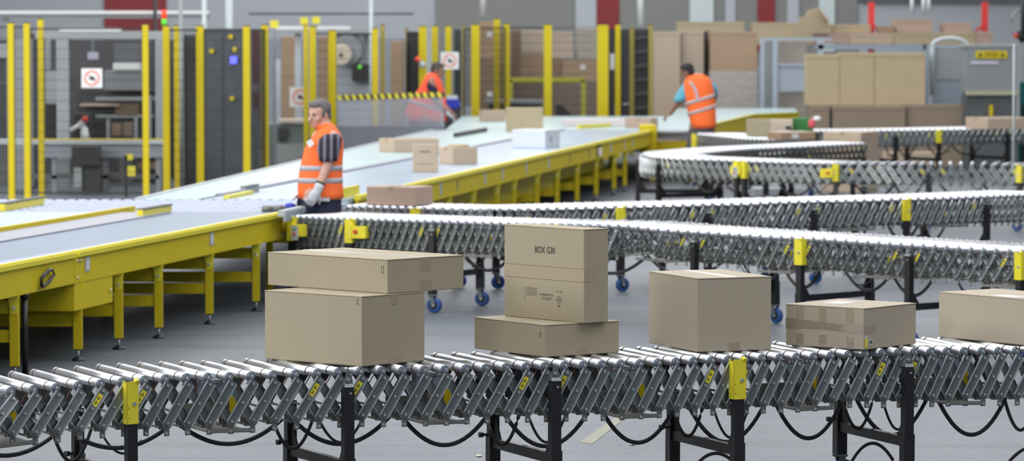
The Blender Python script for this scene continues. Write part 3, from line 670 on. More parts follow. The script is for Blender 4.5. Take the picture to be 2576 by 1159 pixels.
p = G(1640, 336, HB); b = MB(); b.box((p.x - .13, 56.2, .45), (p.x + .1, 56.9, .86), 'yel'); b.cyl((p.x - .05, 56.18, .62), (p.x - .05, 56.2, .62), .05, 'orange', 12); local(t, b, 'drive_housing')
# N: the far bed behind the black-haired worker
t = thing('sorting_conveyor', 'farthest pale belt conveyor with a yellow side, behind the black-haired worker', 'conveyor', (3, 62, 0), 0, 'yellow sorting conveyors')
q = [(2.02, 57.0), (2.72, 57.0), (4.12, 65.2), (5.0, 66.6), (5.25, 70.8), (3.1, 70.8), (2.6, 65.0), (-.85, 65.0), (-1.0, 57.0)]
b = MB(); b.prism([(x, y, HB - .05) for x, y in q], (0, 0, .05), 'bgreen'); local(t, b, 'belt')
b = MB()
for (a, c) in ((q[1], q[2]), (q[2], q[3])): b.bar(V((*a, HB - .10)), V((*c, HB - .10)), .03, .26, 'yel')
b.bar(V((*q[1], HB + .02)), V((*q[2], HB + .02)), .05, .025, 'yelb'); b.bar(V((*q[2], HB + .02)), V((*q[3], HB + .02)), .05, .025, 'yelb'); local(t, b, 'side_frame')
b = MB(); b.box((2.02, 56.98, .63), (2.72, 57.03, .745), 'grey'); b.box((2.0, 57.0, .34), (2.75, 57.05, .60), 'yel'); b.cyl((2.1, 56.97, .74), (2.7, 56.97, .74), .03, 'lgrey', 10); local(t, b, 'end_frame')
b = MB()
for x, y in ((2.1, 57.1), (2.68, 57.1), (4.0, 65), (5, 70.5), (-.7, 64.8), (1.5, 58), (-.9, 57.3)): b.box((x - .03, y - .03, 0), (x + .03, y + .03, HB - .05), 'yel')
local(t, b, 'leg_frame')
b = MB(); b.bar(V((1.0, 57.6, HB + .03)), V((1.5, 58.6, HB + .03)), .05, .05, 'yelb'); local(t, b, 'lane_guard')

# ------------------------------------------------------------ boxes in front
def carton(label, f, l, r, topy, hb, m='card', group=None, arrows=None, tape=None, seam=True, cat='box', lip=True, gap='side'):
    """f,l,r: photo pixels of the three visible bottom corners, hb: height of what carries it"""
    Fp_, Lp, Rp = G(*f, hb), G(*l, hb), G(*r, hb)
    u = (Lp - Fp_); a = u.length; u.normalize(); v = V((u.y, -u.x, 0)); v = v if v.x > 0 else -v
    k = (r[0] - CX) / F; bl = (k * Fp_.y - Fp_.x) / (v.x - k * v.y)
    hz = D(f[0], topy, Fp_.y).z - hb
    t = thing('cardboard_box', label, cat, (Fp_ + u * a / 2 + v * bl / 2), math.atan2(v.y, v.x), group)
    # local frame: x along v, y along u (v rotated +90)
    b = MB(); b.bbox((-bl / 2, -a / 2, 0), (bl / 2, a / 2, hz - .004), m, .003); body = b.build('box_body'); body.parent = t
    def child(par, mb, name): o = bpy.data.objects.new(name, mb.mesh(name)); COL.objects.link(o); o.parent = par; return o
    b1 = MB()
    if gap == 'side':          # top flaps meet along local x
        child(t, MB().box((-bl / 2 - .001, -a / 2 - .001, hz - .004), (bl / 2 + .001, -.002, hz), m), 'top_flap'); child(t, MB().box((-bl / 2 - .001, .002, hz - .004), (bl / 2 + .001, a / 2 + .001, hz), m), 'top_flap')
    else:
        child(t, MB().box((-bl / 2 - .001, -a / 2 - .001, hz - .004), (-.002, a / 2 + .001, hz), m), 'top_flap'); child(t, MB().box((.002, -a / 2 - .001, hz - .004), (bl / 2 + .001, a / 2 + .001, hz), m), 'top_flap')
    # dark strip painted in as the flap's shadow on the front edges
    child(body, MB().box((-bl / 2 + .002, -a / 2 - .0006, hz - .0065), (bl / 2 - .002, -a / 2 + .001, hz - .0042), 'cardin'), 'flap_shadow')
    if arrows:                 # printed twin arrows on the left face near the front corner
        s, y0, z0 = arrows; bb = MB(); x = -bl / 2 - .0006
        for k2 in (0, 1):
            yy = -a / 2 + y0 + k2 * s * .42
            bb.box((x, yy - s * .035, z0), (x + .0004, yy + s * .035, z0 + s), 'ink'); bb.prism([(x, yy - s * .12, z0 + s * .78), (x, yy, z0 + s * 1.08), (x, yy + s * .12, z0 + s * .78)], (.0004, 0, 0), 'ink')
        bb.box((x, -a / 2 + y0 - s * .16, z0 - s * .06), (x + .0004, -a / 2 + y0 + s * .58, z0), 'ink'); child(body, bb, 'printed_arrows')
    return t, body, a, bl, hz, child
HBX = HB
t, body, a, bl, hz, ch = carton('large cardboard box on the front conveyor, under the overhanging flat box', (911, 922), (666, 902), (1068, 911), 745.5, HB, arrows=(.024, .024, .312 - .012))
ch(t, MB().box((-.02, -a / 2 - .0012, .0), (.03, -a / 2 - .0002, .03), 'tape'), 'tape_end'); ch(t, MB().box((-.02, -a / 2 - .0012, hz - .05), (.03, -a / 2 - .0002, hz), 'tape'), 'tape_end')
ztop = HB + hz
t, body, a, bl, hz, ch = carton('long flat cardboard box lying on the large box, its right end overhanging', (975, 738.5), (673.5, 716.5), (1166.5, 740), 652.8, ztop + .001, arrows=(.032, .028, .10))
ch(t, MB().box((-.035, -a / 2 - .0012, hz - .065), (.035, -a / 2 - .0002, hz + .0012), 'tape'), 'tape_strip'); ch(t, MB().box((-.035, -a / 2 - .0012, hz), (.035, a / 2 + .001, hz + .0012), 'tapetop'), 'top_tape'); ch(t, MB().box((-.035, -a / 2 - .0012, -.0), (.035, -a / 2 - .0002, .055), 'tape'), 'tape_strip')
t, body, a, bl, hz, ch = carton('flat cardboard box on the front conveyor, carrying the tall printed box', (1370, 898), (1193, 876), (1558.5, 893), 817, HB, arrows=(.028, .030, .095))
ch(t, MB().box((-.03, -a / 2 - .0012, 0), (.03, -a / 2 - .0002, .03), 'tape'), 'tape_strip'); ch(t, MB().box((-.03, -a / 2 - .0012, hz), (.03, a / 2, hz + .001), 'tapetop'), 'top_tape')
z2 = HB + hz
t, body, a, bl, hz, ch = carton('tall cardboard box printed BOX G30, standing on edge on a flat box', (1469, 813), (1268.5, 794), (1531, 812), 577, z2 + .001, m='card')
t.rotation_euler = (math.radians(0), math.radians(0), t.rotation_euler.z)
x = -bl / 2 - .0005; b = MB()
for z in (hz * .575, hz * .435): b.box((x, -a / 2 + .003, z - .0012), (x + .0004, a / 2 - .003, z + .0012), 'cardin')
ch(body, b, 'flap_seam')
ch(t, MB().box((x, -a / 2 - .001, hz * .437), (x + .0003, a / 2, hz * .573), 'tape2').box((x, -a / 2 - .0012, hz * .437), (-.02, -a / 2 - .0004, hz * .573), 'tape2'), 'tape_band')
face = MX.Translation((x - .0006, 0, 0)) @ MX.Rotation(-PI / 2, 4, 'Z')
ch(body, xf(text_mb('BOX G30', .046, 'ink', True, .84), face @ MX.Translation((.010, 0, hz * .748))), 'printed_text')
def up(txt, size, yy, zz, sx=.8, m='inkf'): ch(body, xf(text_mb(txt, size, m, True, sx), face @ MX.Translation((yy, 0, zz)) @ MX.Rotation(PI, 4, 'Y')), 'printed_text')
up('BOX 600x450x150', .0165, .022, hz * .272, .78); up('DCBOX1152', .0175, .024, hz * .232, .80); up('02 / 14', .016, .125, hz * .318, .9)
b = MB(); yl = .103
b.box((x, yl - .052 + .0, hz * .25), (x + .0003, yl + .052, hz * .252), 'inkf')
for k in range(9): b.box((x, yl - .05, hz * (.255 + k * .0088)), (x + .0003, yl + .03, hz * (.2585 + k * .0088)), 'inkf')
b.box((x, yl + .034, hz * .25), (x + .0003, yl + .036, hz * .335), 'inkf'); b.box((x, yl + .052, hz * .25), (x + .0003, yl + .054, hz * .335), 'inkf'); b.box((x, yl - .052, hz * .333), (x + .0003, yl + .053, hz * .336), 'inkf')
for k in range(5): b.box((x, yl + .04, hz * (.19 + k * .011)), (x + .0003, yl + .05 - (k % 2) * .006, hz * (.195 + k * .011)), 'inkf')
ch(body, b, 'printed_label')
b = MB(); c0 = (x, -.120, hz * .225)
for r0 in (.020, .011): 
    for k in range(20):
        a0, a1 = 2 * PI * k / 20, 2 * PI * (k + .8) / 20; b.prism([(x, c0[1] + r0 * math.cos(a0), c0[2] + r0 * math.sin(a0)), (x, c0[1] + r0 * math.cos(a1), c0[2] + r0 * math.sin(a1)), (x, c0[1] + (r0 - .003) * math.cos(a1), c0[2] + (r0 - .003) * math.sin(a1)), (x, c0[1] + (r0 - .003) * math.cos(a0), c0[2] + (r0 - .003) * math.sin(a0))], (.0003, 0, 0), 'inkf')
b.box((x, c0[1] - .018, c0[2] - .002), (x + .0003, c0[1] + .018, c0[2] + .002), 'inkf'); b.box((x, c0[1] - .01, c0[2] - .036), (x + .0003, c0[1] + .01, c0[2] - .026), 'inkf'); ch(body, b, 'printed_mark')
t, body, a, bl, hz, ch = carton('plain cube-shaped cardboard box standing alone near the second yellow bracket', (1754, 885.5), (1631.5, 862), (1942, 883.6), 700, HB, m='cardp')
ch(t, MB().box((-.03, -a / 2 - .0006, hz), (.03, a / 2 + .0006, hz + .0012), 'tapetop'), 'top_tape'); ch(t, MB().box((-.03, -a / 2 - .0012, 0), (.03, -a / 2 - .0002, .04), 'tape'), 'tape_strip')
t, body, a, bl, hz, ch = carton('low cardboard box wrapped in shiny brown tape, with yellow sticker', (2173, 880), (1976.5, 867), (2307.5, 868.5), 775.4, HB, m='cardp')
b = MB(); x = -bl / 2 - .001
b.hexa([(x, -a / 2, hz * .38), (x + .0008, -a / 2, hz * .38), (x + .0008, a / 2, hz * .50), (x, a / 2, hz * .50), (x, -a / 2, hz * .56), (x + .0008, -a / 2, hz * .56), (x + .0008, a / 2, hz * .66), (x, a / 2, hz * .66)], 'tapec')
b.hexa([(x - .0004, -a / 2, hz * .46), (x, -a / 2, hz * .46), (x, a / 2, hz * .42), (x - .0004, a / 2, hz * .42), (x - .0004, -a / 2, hz * .58), (x, -a / 2, hz * .58), (x, a / 2, hz * .54), (x - .0004, a / 2, hz * .54)], 'tapec')
b.box((x, -a / 2 - .001, hz * .40), (x + .1, -a / 2 - .0002, hz * .57), 'tape'); ch(t, b, 'tape_band')
for y0 in (a * .27, -a * .02, -a * .37): ch(t, MB().box((x + .0002, y0, hz * .62), (x + .0008, y0 + .045, hz + .0005), 'tape'), 'tape_strip'); ch(t, MB().box((x + .0002, y0, 0), (x + .0008, y0 + .045, hz * .30), 'tapec'), 'glossy_tape')
yq = -a / 2 - .0016
ch(t, MB().box((-bl / 2 + .008, yq, hz * .04), (-bl / 2 + .032, yq + .0008, hz * .27), 'yelb').box((-bl / 2 + .008, yq, hz * .27), (-bl / 2 + .032, yq + .0008, hz * .32), 'label_w'), 'yellow_sticker')
b = MB(); b.box((-bl / 2 + .040, yq, hz * .10), (-bl / 2 + .082, yq + .0008, hz * .24), 'label_w')
for k in range(9): b.box((-bl / 2 + .045 + k * .0036, yq - .0004, hz * .125), (-bl / 2 + .0465 + k * .0036 + (k % 3) * .0006, yq, hz * .215), 'ink')
ch(t, b, 'barcode_label'); ch(t, MB().box((-.05, .02, hz), (.08, .14, hz + .001), 'label_w'), 'paper_label')
t, body, a, bl, hz, ch = carton('wide cardboard box cut by the right edge, white label on top', (2640, 875), (2361, 847), (2790, 868), 757.5, HB, m='cardp')
ch(t, MB().box((-bl / 2 + .04, -.12, hz), (-bl / 2 + .13, .06, hz + .001), 'label_w'), 'paper_label')
#@@NEXT3
# ------------------------------------------------------------ people
def remesh(mb, name, voxel, pick, mats, smooth=2):
    me = mb.mesh(name + '_src'); o = bpy.data.objects.new('tmp', me); COL.objects.link(o)
    m = o.modifiers.new('r', 'REMESH'); m.mode = 'VOXEL'; m.voxel_size = voxel; m.use_smooth_shade = True
    s = o.modifiers.new('s', 'SMOOTH'); s.factor = .5; s.iterations = smooth
    bpy.context.view_layer.update()
    out = bpy.data.meshes.new_from_object(o.evaluated_get(bpy.context.evaluated_depsgraph_get())); bpy.data.objects.remove(o); bpy.data.meshes.remove(me)
    out.name = name; out.materials.clear()
    for k in mats: out.materials.append(M[k])
    out.polygons.foreach_set('material_index', [mats.index(pick(p.center)) for p in out.polygons]); out.polygons.foreach_set('use_smooth', [True] * len(out.polygons))
    return out
def basis(f, up=V((0, 0, 1))):
    f = V(f).normalized(); r = f.cross(up).normalized(); u = r.cross(f); return MX(((r.x, f.x, u.x), (r.y, f.y, u.y), (r.z, f.z, u.z)))
def head(b, c, f, up=V((0, 0, 1)), k=1.0):
    R_ = basis(f, up); P_ = lambda x, y, z: V(c) + R_ @ V((x * k, y * k, z * k))
    for p, r in (((0, -.012, .032), (.076, .094, .088)), ((0, .012, -.01), (.066, .078, .085)), ((0, .028, -.058), (.050, .055, .050)), ((0, .045, -.088), (.028, .03, .022)),
                 ((0, .093, -.022), (.012, .016, .028)), ((0, .102, -.036), (.016, .014, .011)), ((0, .074, .018), (.048, .016, .010)), ((.04, .055, -.03), (.022, .022, .022)), ((-.04, .055, -.03), (.022, .022, .022)),
                 ((.074, -.005, -.012), (.009, .018, .030)), ((-.074, -.005, -.012), (.009, .018, .030)), ((0, .076, -.058), (.026, .014, .012))):
        b.ball(P_(*p), tuple(q * k for q in r), 'skin', 12, R_)
    return P_, R_
def face_parts(root, P_, R_, k=1.0, hair='hairg', full=True):
    b = MB()
    for s_ in (-1, 1): b.ball(P_(s_ * .029, .082, .001), .0085 * k, 'eye', 8)
    local(root, b, 'eyes')
    b = MB(); b.ball(P_(0, .089, -.058), (.022 * k, .007 * k, .005 * k), 'lip', 8, R_); local(root, b, 'mouth')
    b = MB()
    for s_ in (-1, 1): b.ball(P_(s_ * .03, .088, .019), (.018 * k, .005 * k, .004 * k), hair, 8, R_)
    local(root, b, 'eyebrows')
    b = MB(); b.ball(P_(0, -.024, .046), (.081 * k, .092 * k, .084 * k), hair, 14, R_); b.ball(P_(0, -.058, -.01), (.070 * k, .055 * k, .070 * k), hair, 12, R_)
    if full: b.ball(P_(0, .026, .082), (.060 * k, .062 * k, .038 * k), hair, 12, R_)
    for s_ in (-1, 1): b.ball(P_(s_ * .071, .012, .012), (.009 * k, .022 * k, .035 * k), hair, 8, R_)
    local(root, b, 'hair')
def hand(b, w, d, n, m='glove', k=1.0, curl=.5, thumb=1):
    """w wrist, d pointing direction of the palm, n direction the palm faces"""
    w = V(w); d = V(d).normalized(); n = V(n); n = (n - d * n.dot(d)).normalized(); s_ = d.cross(n)
    Rm = MX(((s_.x, d.x, n.x), (s_.y, d.y, n.y), (s_.z, d.z, n.z)))
    b.ball(w + d * .05 * k, (.042 * k, .056 * k, .019 * k), m, 10, Rm); b.ball(w + d * .012 * k, (.032 * k, .03 * k, .022 * k), m, 8, Rm)
    for i, (L, off) in enumerate(((.072, .030), (.082, .011), (.076, -.009), (.058, -.028))):
        p = w + d * .088 * k + s_ * off * k; a = curl * .7 + i * .06; r = .0105 * k
        for j, seg in enumerate((.42, .33, .25)):
            dd = d * math.cos(a) + n * math.sin(a); q = p + dd * L * seg * k; b.limb(p, q, r, r * .9, m, 8); p = q; r *= .9; a += curl * .8
    p = w + d * .03 * k + s_ * .034 * k * thumb; dd = (d * .6 + s_ * .65 * thumb + n * .3).normalized()
    for L, r in ((.036, .013), (.03, .011)): q = p + dd * L * k; b.limb(p, q, r * k, r * .9 * k, m, 8); p = q; dd = (dd + d * .5 + n * .3).normalized()
def rings_px(tab, Y, ry, yaw=0, grow=0.0):
    out = []
    for x0, x1, y, *rest in tab:
        a, c = D(x0, y, Y), D(x1, y, Y); out.append(((a + c) / 2 + V((0, rest[1] if len(rest) > 1 else 0, 0)), (c.x - a.x) / 2 + grow, (rest[0] if rest else ry) + grow, yaw))
    return out
def band(root, tab, Y, ry, y0, y1, grow=.006, skew=0.0, name='reflective_band'):
    rows = []
    for y in (y0, y1):
        for a, c in zip(tab, tab[1:]):
            if a[2] <= y <= c[2]:
                t = (y - a[2]) / (c[2] - a[2]); rows.append(tuple(a[i] + (c[i] - a[i]) * t for i in range(len(a)))); break
    b = MB().loft(rings_px(rows, Y, ry, 0, grow), 'reflect', 32, 2.2, True)
    if skew: 
        cx = sum(v[0] for v in b.v) / len(b.v); b.v = [(x, y, z + (x - cx) * skew) for x, y, z in b.v]
    return local(root, b, name)
# grey-haired man between the two exits
Y1 = 33.05; q = lambda x, y, dy=0: D(x, y, Y1 + dy)
base = V((-1.66, Y1, 0)); t = thing('person', 'grey-haired man in orange vest over dark striped shirt, light gloves, looking at the camera', 'person', base)
vest = [(812, 833, 309, .06), (807, 843, 318, .12), (797, 852, 330, .165), (787, 859, 343, .19), (778, 862, 357, .19), (767, 863, 375, .18), (759, 861, 405, .175), (753, 860, 435, .18), (750, 861, 462, .18), (750, 863, 485, .18), (753, 864, 498, .18)]
body = [(808, 828, 308, .055), (808, 840, 320, .10), (798, 850, 334, .15), (788, 857, 352, .17), (772, 858, 380, .16), (764, 857, 410, .155), (760, 856, 440, .16), (757, 857, 468, .16), (758, 859, 500, .16), (762, 860, 530, .165), (766, 856, 560, .15)]
b = MB().loft(rings_px(body, Y1, .16), 'skin')
P1, R1 = head(b, q(802, 288), (-.68, -.73, -.06), V((.06, 0, 1)), 1.07)
b.limb(q(820, 322), q(810, 298), .062, .055, 'skin')
sh, el, wr = q(836, 345, -.13), q(826, 410, -.2), q(799, 478, -.24)
b.limb(sh, el, .06, .047, 'skin'); b.limb(el, wr, .044, .031, 'skin')
sh2, el2, wr2 = q(800, 345, .13), q(775, 405, .2), q(762, 484, .10)
b.limb(sh2, el2, .058, .045, 'skin'); b.limb(el2, wr2, .042, .03, 'skin'); hand(b, wr2, (-.2, -.2, -1), (.3, -.9, 0), 'skin', 1, .4)
hand(b, wr + (q(784, 505, -.25) - wr) * .1, q(778, 512, -.26) - wr, (-.6, .3, -.7), 'skin', .95, .8)
for s_, fx in ((-1, -.16), (1, .1)):
    hip = V((base.x + .0 + fx * .3, Y1 + s_ * .09, .93)); kn = V((base.x + fx * .6 - .03, Y1 + s_ * .11, .50)); an = V((base.x + fx, Y1 + s_ * .12, .09))
    b.limb(hip, kn, .10, .065, 'navy'); b.limb(kn, an, .062, .045, 'navy'); b.ball(an + V((-.06, 0, -.035)), (.14, .05, .05), 'blk', 10)
zw = q(800, 500).z
pk = lambda c: 'navy' if c.z < zw and abs(c.y - Y1) < .2 and c.z > .13 else ('blk' if c.z < .13 else 'skin')
bd = link('body', remesh(b, 'body', .0075, pk, ['skin', 'navy', 'blk']), t)
face_parts(t, P1, R1, 1.07, 'hairg', 1)
local(t, MB().loft(rings_px(vest, Y1, .18, 0, .004), 'orange', 32, 2.2), 'safety_vest')
band(t, vest, Y1, .18, 415, 428); band(t, vest, Y1, .18, 446, 459)
b = MB(); b.loft([(sh + V((-.01, .02, .03)), .075, .10, 0), (sh + V((-.02, -.015, -.02)), .105, .105, 0), (sh + V((-.03, -.02, -.09)), .105, .095, 0), (el + V((-.0, .0, .055)), .085, .082, 0), (el + V((-.0, -.0, .015)), .078, .072, 0)], 'shirt', 28, 2.1)
local(t, b, 'shirt_sleeve')
local(t, MB().loft([(sh2, .07, .08, 0), (sh2 + V((-.03, .03, -.1)), .085, .075, 0), (el2 + V((0, 0, .02)), .07, .065, 0)], 'shirt', 20, 2), 'shirt_sleeve')
b = MB(); hand(b, wr + V((0, 0, -.0)), q(776, 517, -.26) - wr, (-.6, .3, -.7), 'glove', 1.16, .8); b.limb(wr + V((.012, 0, .03)), wr + V((-.012, 0, -.03)), .042, .036, 'glove')
link('work_glove', remesh(b, 'work_glove', .006, lambda c: 'glove', ['glove'], 1), t)
b = MB(); b.cyl(wr + (el - wr).normalized() * .052, wr + (el - wr).normalized() * .075, .037, 'blk', 14, .039); local(t, b, 'wristwatch')
b = MB(); a = q(797, 497, -.19); c = q(829, 506, -.185); b.hexa([V((a.x, a.y - .01, c.z)), V((c.x, c.y - .01, c.z)), V((c.x, c.y + .04, c.z)), V((a.x, a.y + .04, c.z)), V((a.x, a.y - .01, a.z)), V((c.x, c.y - .01, a.z)), V((c.x, c.y + .04, a.z)), V((a.x, a.y + .04, a.z))], 'reflect'); local(t, b, 'belt_buckle')
b = MB(); a = q(781, 364, -.155); b.bar(a + V((-.02, -.03, 0)), a + V((.022, -.04, .03)), .004, .055, 'white'); local(t, b, 'chest_badge')
b = MB(); b.loft([(q(820, 326), .085, .09, 0), (q(815, 313), .072, .075, 0)], 'orange', 20, 2); local(t, b, 'collar')
# black-haired man at the far belt, seen from behind
Y3 = 56.0; q = lambda x, y, dy=0: D(x, y, Y3 + dy); base = V((2.80, Y3, 0))
t = thing('person', 'black-haired man in orange vest and cyan shirt, back turned, reaching over the far belt', 'person', base)
vest = [(1742, 1762, 185, .07), (1728, 1780, 193, .12), (1722, 1789, 206, .15), (1721, 1794, 222, .16), (1723, 1797, 243, .16), (1728, 1799, 265, .16), (1733, 1800, 290, .165), (1738, 1801, 310, .17), (1740, 1800, 322, .17)]
b = MB().loft(rings_px([(a + 2, c - 2, y, r - .012) for a, c, y, r in vest] + [(1744, 1798, 345, .15)], Y3, .15), 'skin')
P3, R3 = head(b, q(1729, 181), (-.82, .45, -.35), V((-.2, 0, 1)), 1.02)
b.limb(q(1745, 192), q(1733, 184), .06, .055, 'skin')
sh, el, wr = q(1728, 212, .05), q(1708, 256, .0), q(1688, 285, .15)
b.limb(sh, el, .06, .045, 'skin'); b.limb(el, wr, .042, .03, 'skin'); hand(b, wr, (-.8, .3, -.5), (.0, 0, -1), 'skin', 1, .5)
sh2, el2, wr2 = q(1788, 210, .05), q(1796, 250, .12), q(1786, 290, .3)
b.limb(sh2, el2, .058, .045, 'skin'); b.limb(el2, wr2, .042, .03, 'skin'); hand(b, wr2, (-.3, .6, -.5), (0, 0, -1), 'skin', 1, .5)
for fx in (-.15, .11):
    hip = V((base.x + fx * .6, Y3, .92)); kn = V((base.x + fx - .04 * (fx < 0) , Y3 - .03, .50)); an = V((base.x + fx * 1.3, Y3 + .02, .09))
    b.limb(hip, kn, .10, .066, 'navy'); b.limb(kn, an, .062, .045, 'navy'); b.ball(an + V((-.03, .05, -.035)), (.055, .13, .05), 'blk', 10)
zw = q(1765, 322).z
pk = lambda c: 'blk' if c.z < .13 else ('greyt' if c.z < zw and abs(c.x - base.x) < .3 and c.y < Y3 + .2 else 'skin2')
link('body', remesh(b, 'body', .01, pk, ['skin2', 'greyt', 'blk']), t); face_parts(t, P3, R3, 1.02, 'hairb')
local(t, MB().loft(rings_px(vest, Y3, .16, 0, .006), 'orange', 32, 2.2), 'safety_vest')
band(t, vest, Y3, .16, 246, 254, .010, .30); band(t, vest, Y3, .16, 272, 280, .010, .30)
b = MB(); pts = [(1735, 205), (1744, 216), (1752, 232), (1754, 248)]; 
for a, c in zip(pts, pts[1:]): b.bar(q(*a, -.155), q(*c, -.165), .04, .02, 'reflect', V((0, 1, 0)))
local(t, b, 'reflective_brace')
local(t, MB().loft([(sh + V((.02, 0, .02)), .07, .07, 0), (sh + V((-.02, 0, -.06)), .09, .08, 0), (el + V((.03, 0, .05)), .10, .08, 0), (el + V((.0, 0, .0)), .085, .075, 0)], 'cyan', 24, 2), 'shirt_sleeve')
local(t, MB().loft([(sh2 + V((-.01, 0, .02)), .06, .07, 0), (sh2 + V((.02, 0, -.08)), .075, .08, 0), (el2 + V((0, 0, .03)), .06, .075, 0)], 'cyan', 24, 2), 'shirt_sleeve')
local(t, MB().loft([(q(1752, 186), .065, .07, 0), (q(1746, 181), .06, .065, 0)], 'cyan', 20, 2), 'collar')
# man behind the clear guard
Y2 = 57.7; q = lambda x, y, dy=0: D(x, y, Y2 + dy); base = V((-1.28, Y2, 0))
t = thing('person', 'man in coral vest bending to the right behind the clear guard with striped tape', 'person', base)
vest = [(1080, 1094, 183, .07), (1072, 1102, 190, .12), (1064, 1110, 205, .16), (1055, 1115, 222, .16), (1040, 1119, 240, .16), (1028, 1121, 258, .165), (1022, 1122, 276, .165), (1018, 1123, 292, .165), (1020, 1122, 306, .165)]
b = MB().loft(rings_px([(a + 2, c - 2, y, r - .012) for a, c, y, r in vest] + [(1024, 1110, 330, .15)], Y2, .15), 'skin')
P2, R2 = head(b, q(1101, 177), (.93, -.1, -.25), V((.2, 0, 1)), 1.0)
b.limb(q(1086, 190), q(1096, 182), .058, .054, 'skin')
sh, el, wr = q(1085, 205, -.14), q(1096, 250, -.2), q(1125, 285, -.1)
b.limb(sh, el, .06, .047, 'skin'); b.limb(el, wr, .044, .031, 'skin'); hand(b, wr, (.8, .1, -.6), (0, 0, -1), 'skin', 1, .5)
sh2, el2, wr2 = q(1088, 205, .14), q(1104, 248, .2), q(1132, 280, .1)
b.limb(sh2, el2, .058, .045, 'skin'); b.limb(el2, wr2, .042, .03, 'skin'); hand(b, wr2, (.8, -.1, -.6), (0, 0, -1), 'skin', 1, .5)
for s_, fx in ((-1, -.12), (1, .12)):
    hip = V((base.x - .02, Y2 + s_ * .09, .90)); kn = V((base.x + fx, Y2 + s_ * .1, .50)); an = V((base.x + fx * 1.6, Y2 + s_ * .11, .09))
    b.limb(hip, kn, .11, .066, 'navy'); b.limb(kn, an, .062, .045, 'navy'); b.ball(an + V((.06, 0, -.035)), (.14, .05, .05), 'blk', 10)
zw2 = q(1065, 305).z
pk = lambda c: 'blk' if c.z < .13 else ('greyt' if c.z < zw2 and c.x < base.x + .35 else 'skin2')
link('body', remesh(b, 'body', .01, pk, ['skin2', 'greyt', 'blk']), t); face_parts(t, P2, R2, 1.0, 'hairm')
local(t, MB().loft(rings_px(vest, Y2, .16, 0, .006), 'orange2', 32, 2.2), 'safety_vest')
band(t, vest, Y2, .16, 262, 269, .010, -.28)
local(t, MB().loft([(sh + V((0, .01, .01)), .055, .055, 0), (sh + V((0, -.01, -.07)), .075, .07, 0), (el + V((-.01, 0, .06)), .068, .065, 0), (el, .06, .06, 0)], 'darkshirt', 22, 2), 'shirt_sleeve')
b = MB(); hand(b, wr, (.8, .1, -.6), (0, 0, -1), 'glove', 1.2, .4); b.limb(wr, wr - V((.10, 0, -.11)), .04, .045, 'glove'); link('work_glove', remesh(b, 'work_glove', .009, lambda c: 'glove', ['glove'], 1), t)

# ------------------------------------------------------------ parcels on belts and floor
def stub(): pass
def pbox(label, x0, x1, yt, yb, Y=None, dep=.3, m='card2', hb=HB, split=None, m2=None, cat='box', group=None, name='cardboard_box', z0=None, yaw=None, tape=True):
    """box seen between the columns x0..x1 with its foot at yb; split = column of the near vertical edge"""
    if Y is None: Y = (H - hb) * F / (yb - YH)
    s_ = Y / F; zb = hb if z0 is None else z0
    if split is None or split <= x0 or split >= x1:
        p, c = D(x0, yb, Y), D(x1, yb, Y); a = c.x - p.x; zt = D((x0 + x1) / 2, yt, Y).z
        o = V(((p.x + c.x) / 2, Y + dep / 2, zb)); rz = 0; bl = a
    else:
        wl, wr_ = (split - x0) * s_, (x1 - split) * s_; th = yaw if yaw is not None else (math.radians(25) if wl < wr_ else math.radians(65))
        bl = wr_ / math.cos(th); dep = wl / math.sin(th); f = V(((split - CX) * s_, Y, 0)); zt = D(split, yt, Y).z
        u = V((math.cos(th), math.sin(th), 0)); v_ = V((-math.sin(th), math.cos(th), 0)); o = f + u * bl / 2 + v_ * dep / 2; o.z = zb; rz = th
    t = thing(name, label, cat, o, rz, group); h = zt - zb; b = MB(); b.bbox((-bl / 2, -dep / 2, 0), (bl / 2, dep / 2, h), m, .006); c = b.build('box_body'); c.parent = t
    if tape:
        w = min(.03, dep * .12); b = MB().box((-bl / 2 - .001, -w, h - .04), (bl / 2 + .001, w, h + .002), m2 or 'tape'); c = b.build('tape_strip'); c.parent = t
    return t, bl, dep, h
t_, bl, dp, h_ = pbox('flat pinkish cardboard box at the left end of the third roller conveyor', 919, 1087, 471, 518, m='pink', split=1045, dep=.4)
pbox('long low cardboard box on the middle belt, nearest the grey-haired man', 950, 1103, 350, 383, m='card2', split=990)
t_, bl, dp, h_ = pbox('upright small cardboard box with faint printing on the middle belt', 1038, 1101, 362, 432, dep=.18, m='card2')
b = MB(); b.box((-.06, -dp / 2 - .001, h_ * .70), (.06, -dp / 2, h_ * .75), 'inkf').box((-.09, -dp / 2 - .001, h_ * .28), (.09, -dp / 2, h_ * .30), 'inkf'); c = b.build('printed_marks'); c.parent = t_
t_, bl, dp, h_ = pbox('open-topped cardboard box right of the upright box on the middle belt', 1103, 1201, 371, 413, m='card2', split=1138)
b = MB(); b.lathe((0, 0, h_), (0, 0, h_ + .03), [(0, .13), (.03, .11)], 'card4', 18); c = b.build('tape_roll'); c.parent = t_
pbox('square cardboard box standing behind the white carton', 1273, 1366, 271, 330, dep=.3, m='card4')
t_, bl, dp, h_ = pbox('white carton with small grey print on the middle belt', 1288, 1410, 327, 372, m='whitebox', split=1372, m2='label_w')
b = MB(); b.box((-.08, -dp / 2 - .001, h_ * .3), (-.04, -dp / 2, h_ * .65), 'grey'); c = b.build('printed_mark'); c.parent = t_
pbox('dark-fronted cardboard box left of the square box, under bright flaps', 1205, 1272, 277, 306, m='card2', split=1215)
pbox('long pale carton lying across the far belt', 1412, 1572, 300, 318, m='whitepink', dep=.3, m2='whitebox')
pbox('small brown box at the end of the long pale carton', 1573, 1657, 297, 322, m='pink', split=1637)
pbox('tan cardboard box at the outlet of the short conveyor', 1880, 1938, 300, 343, m='card', dep=.25)
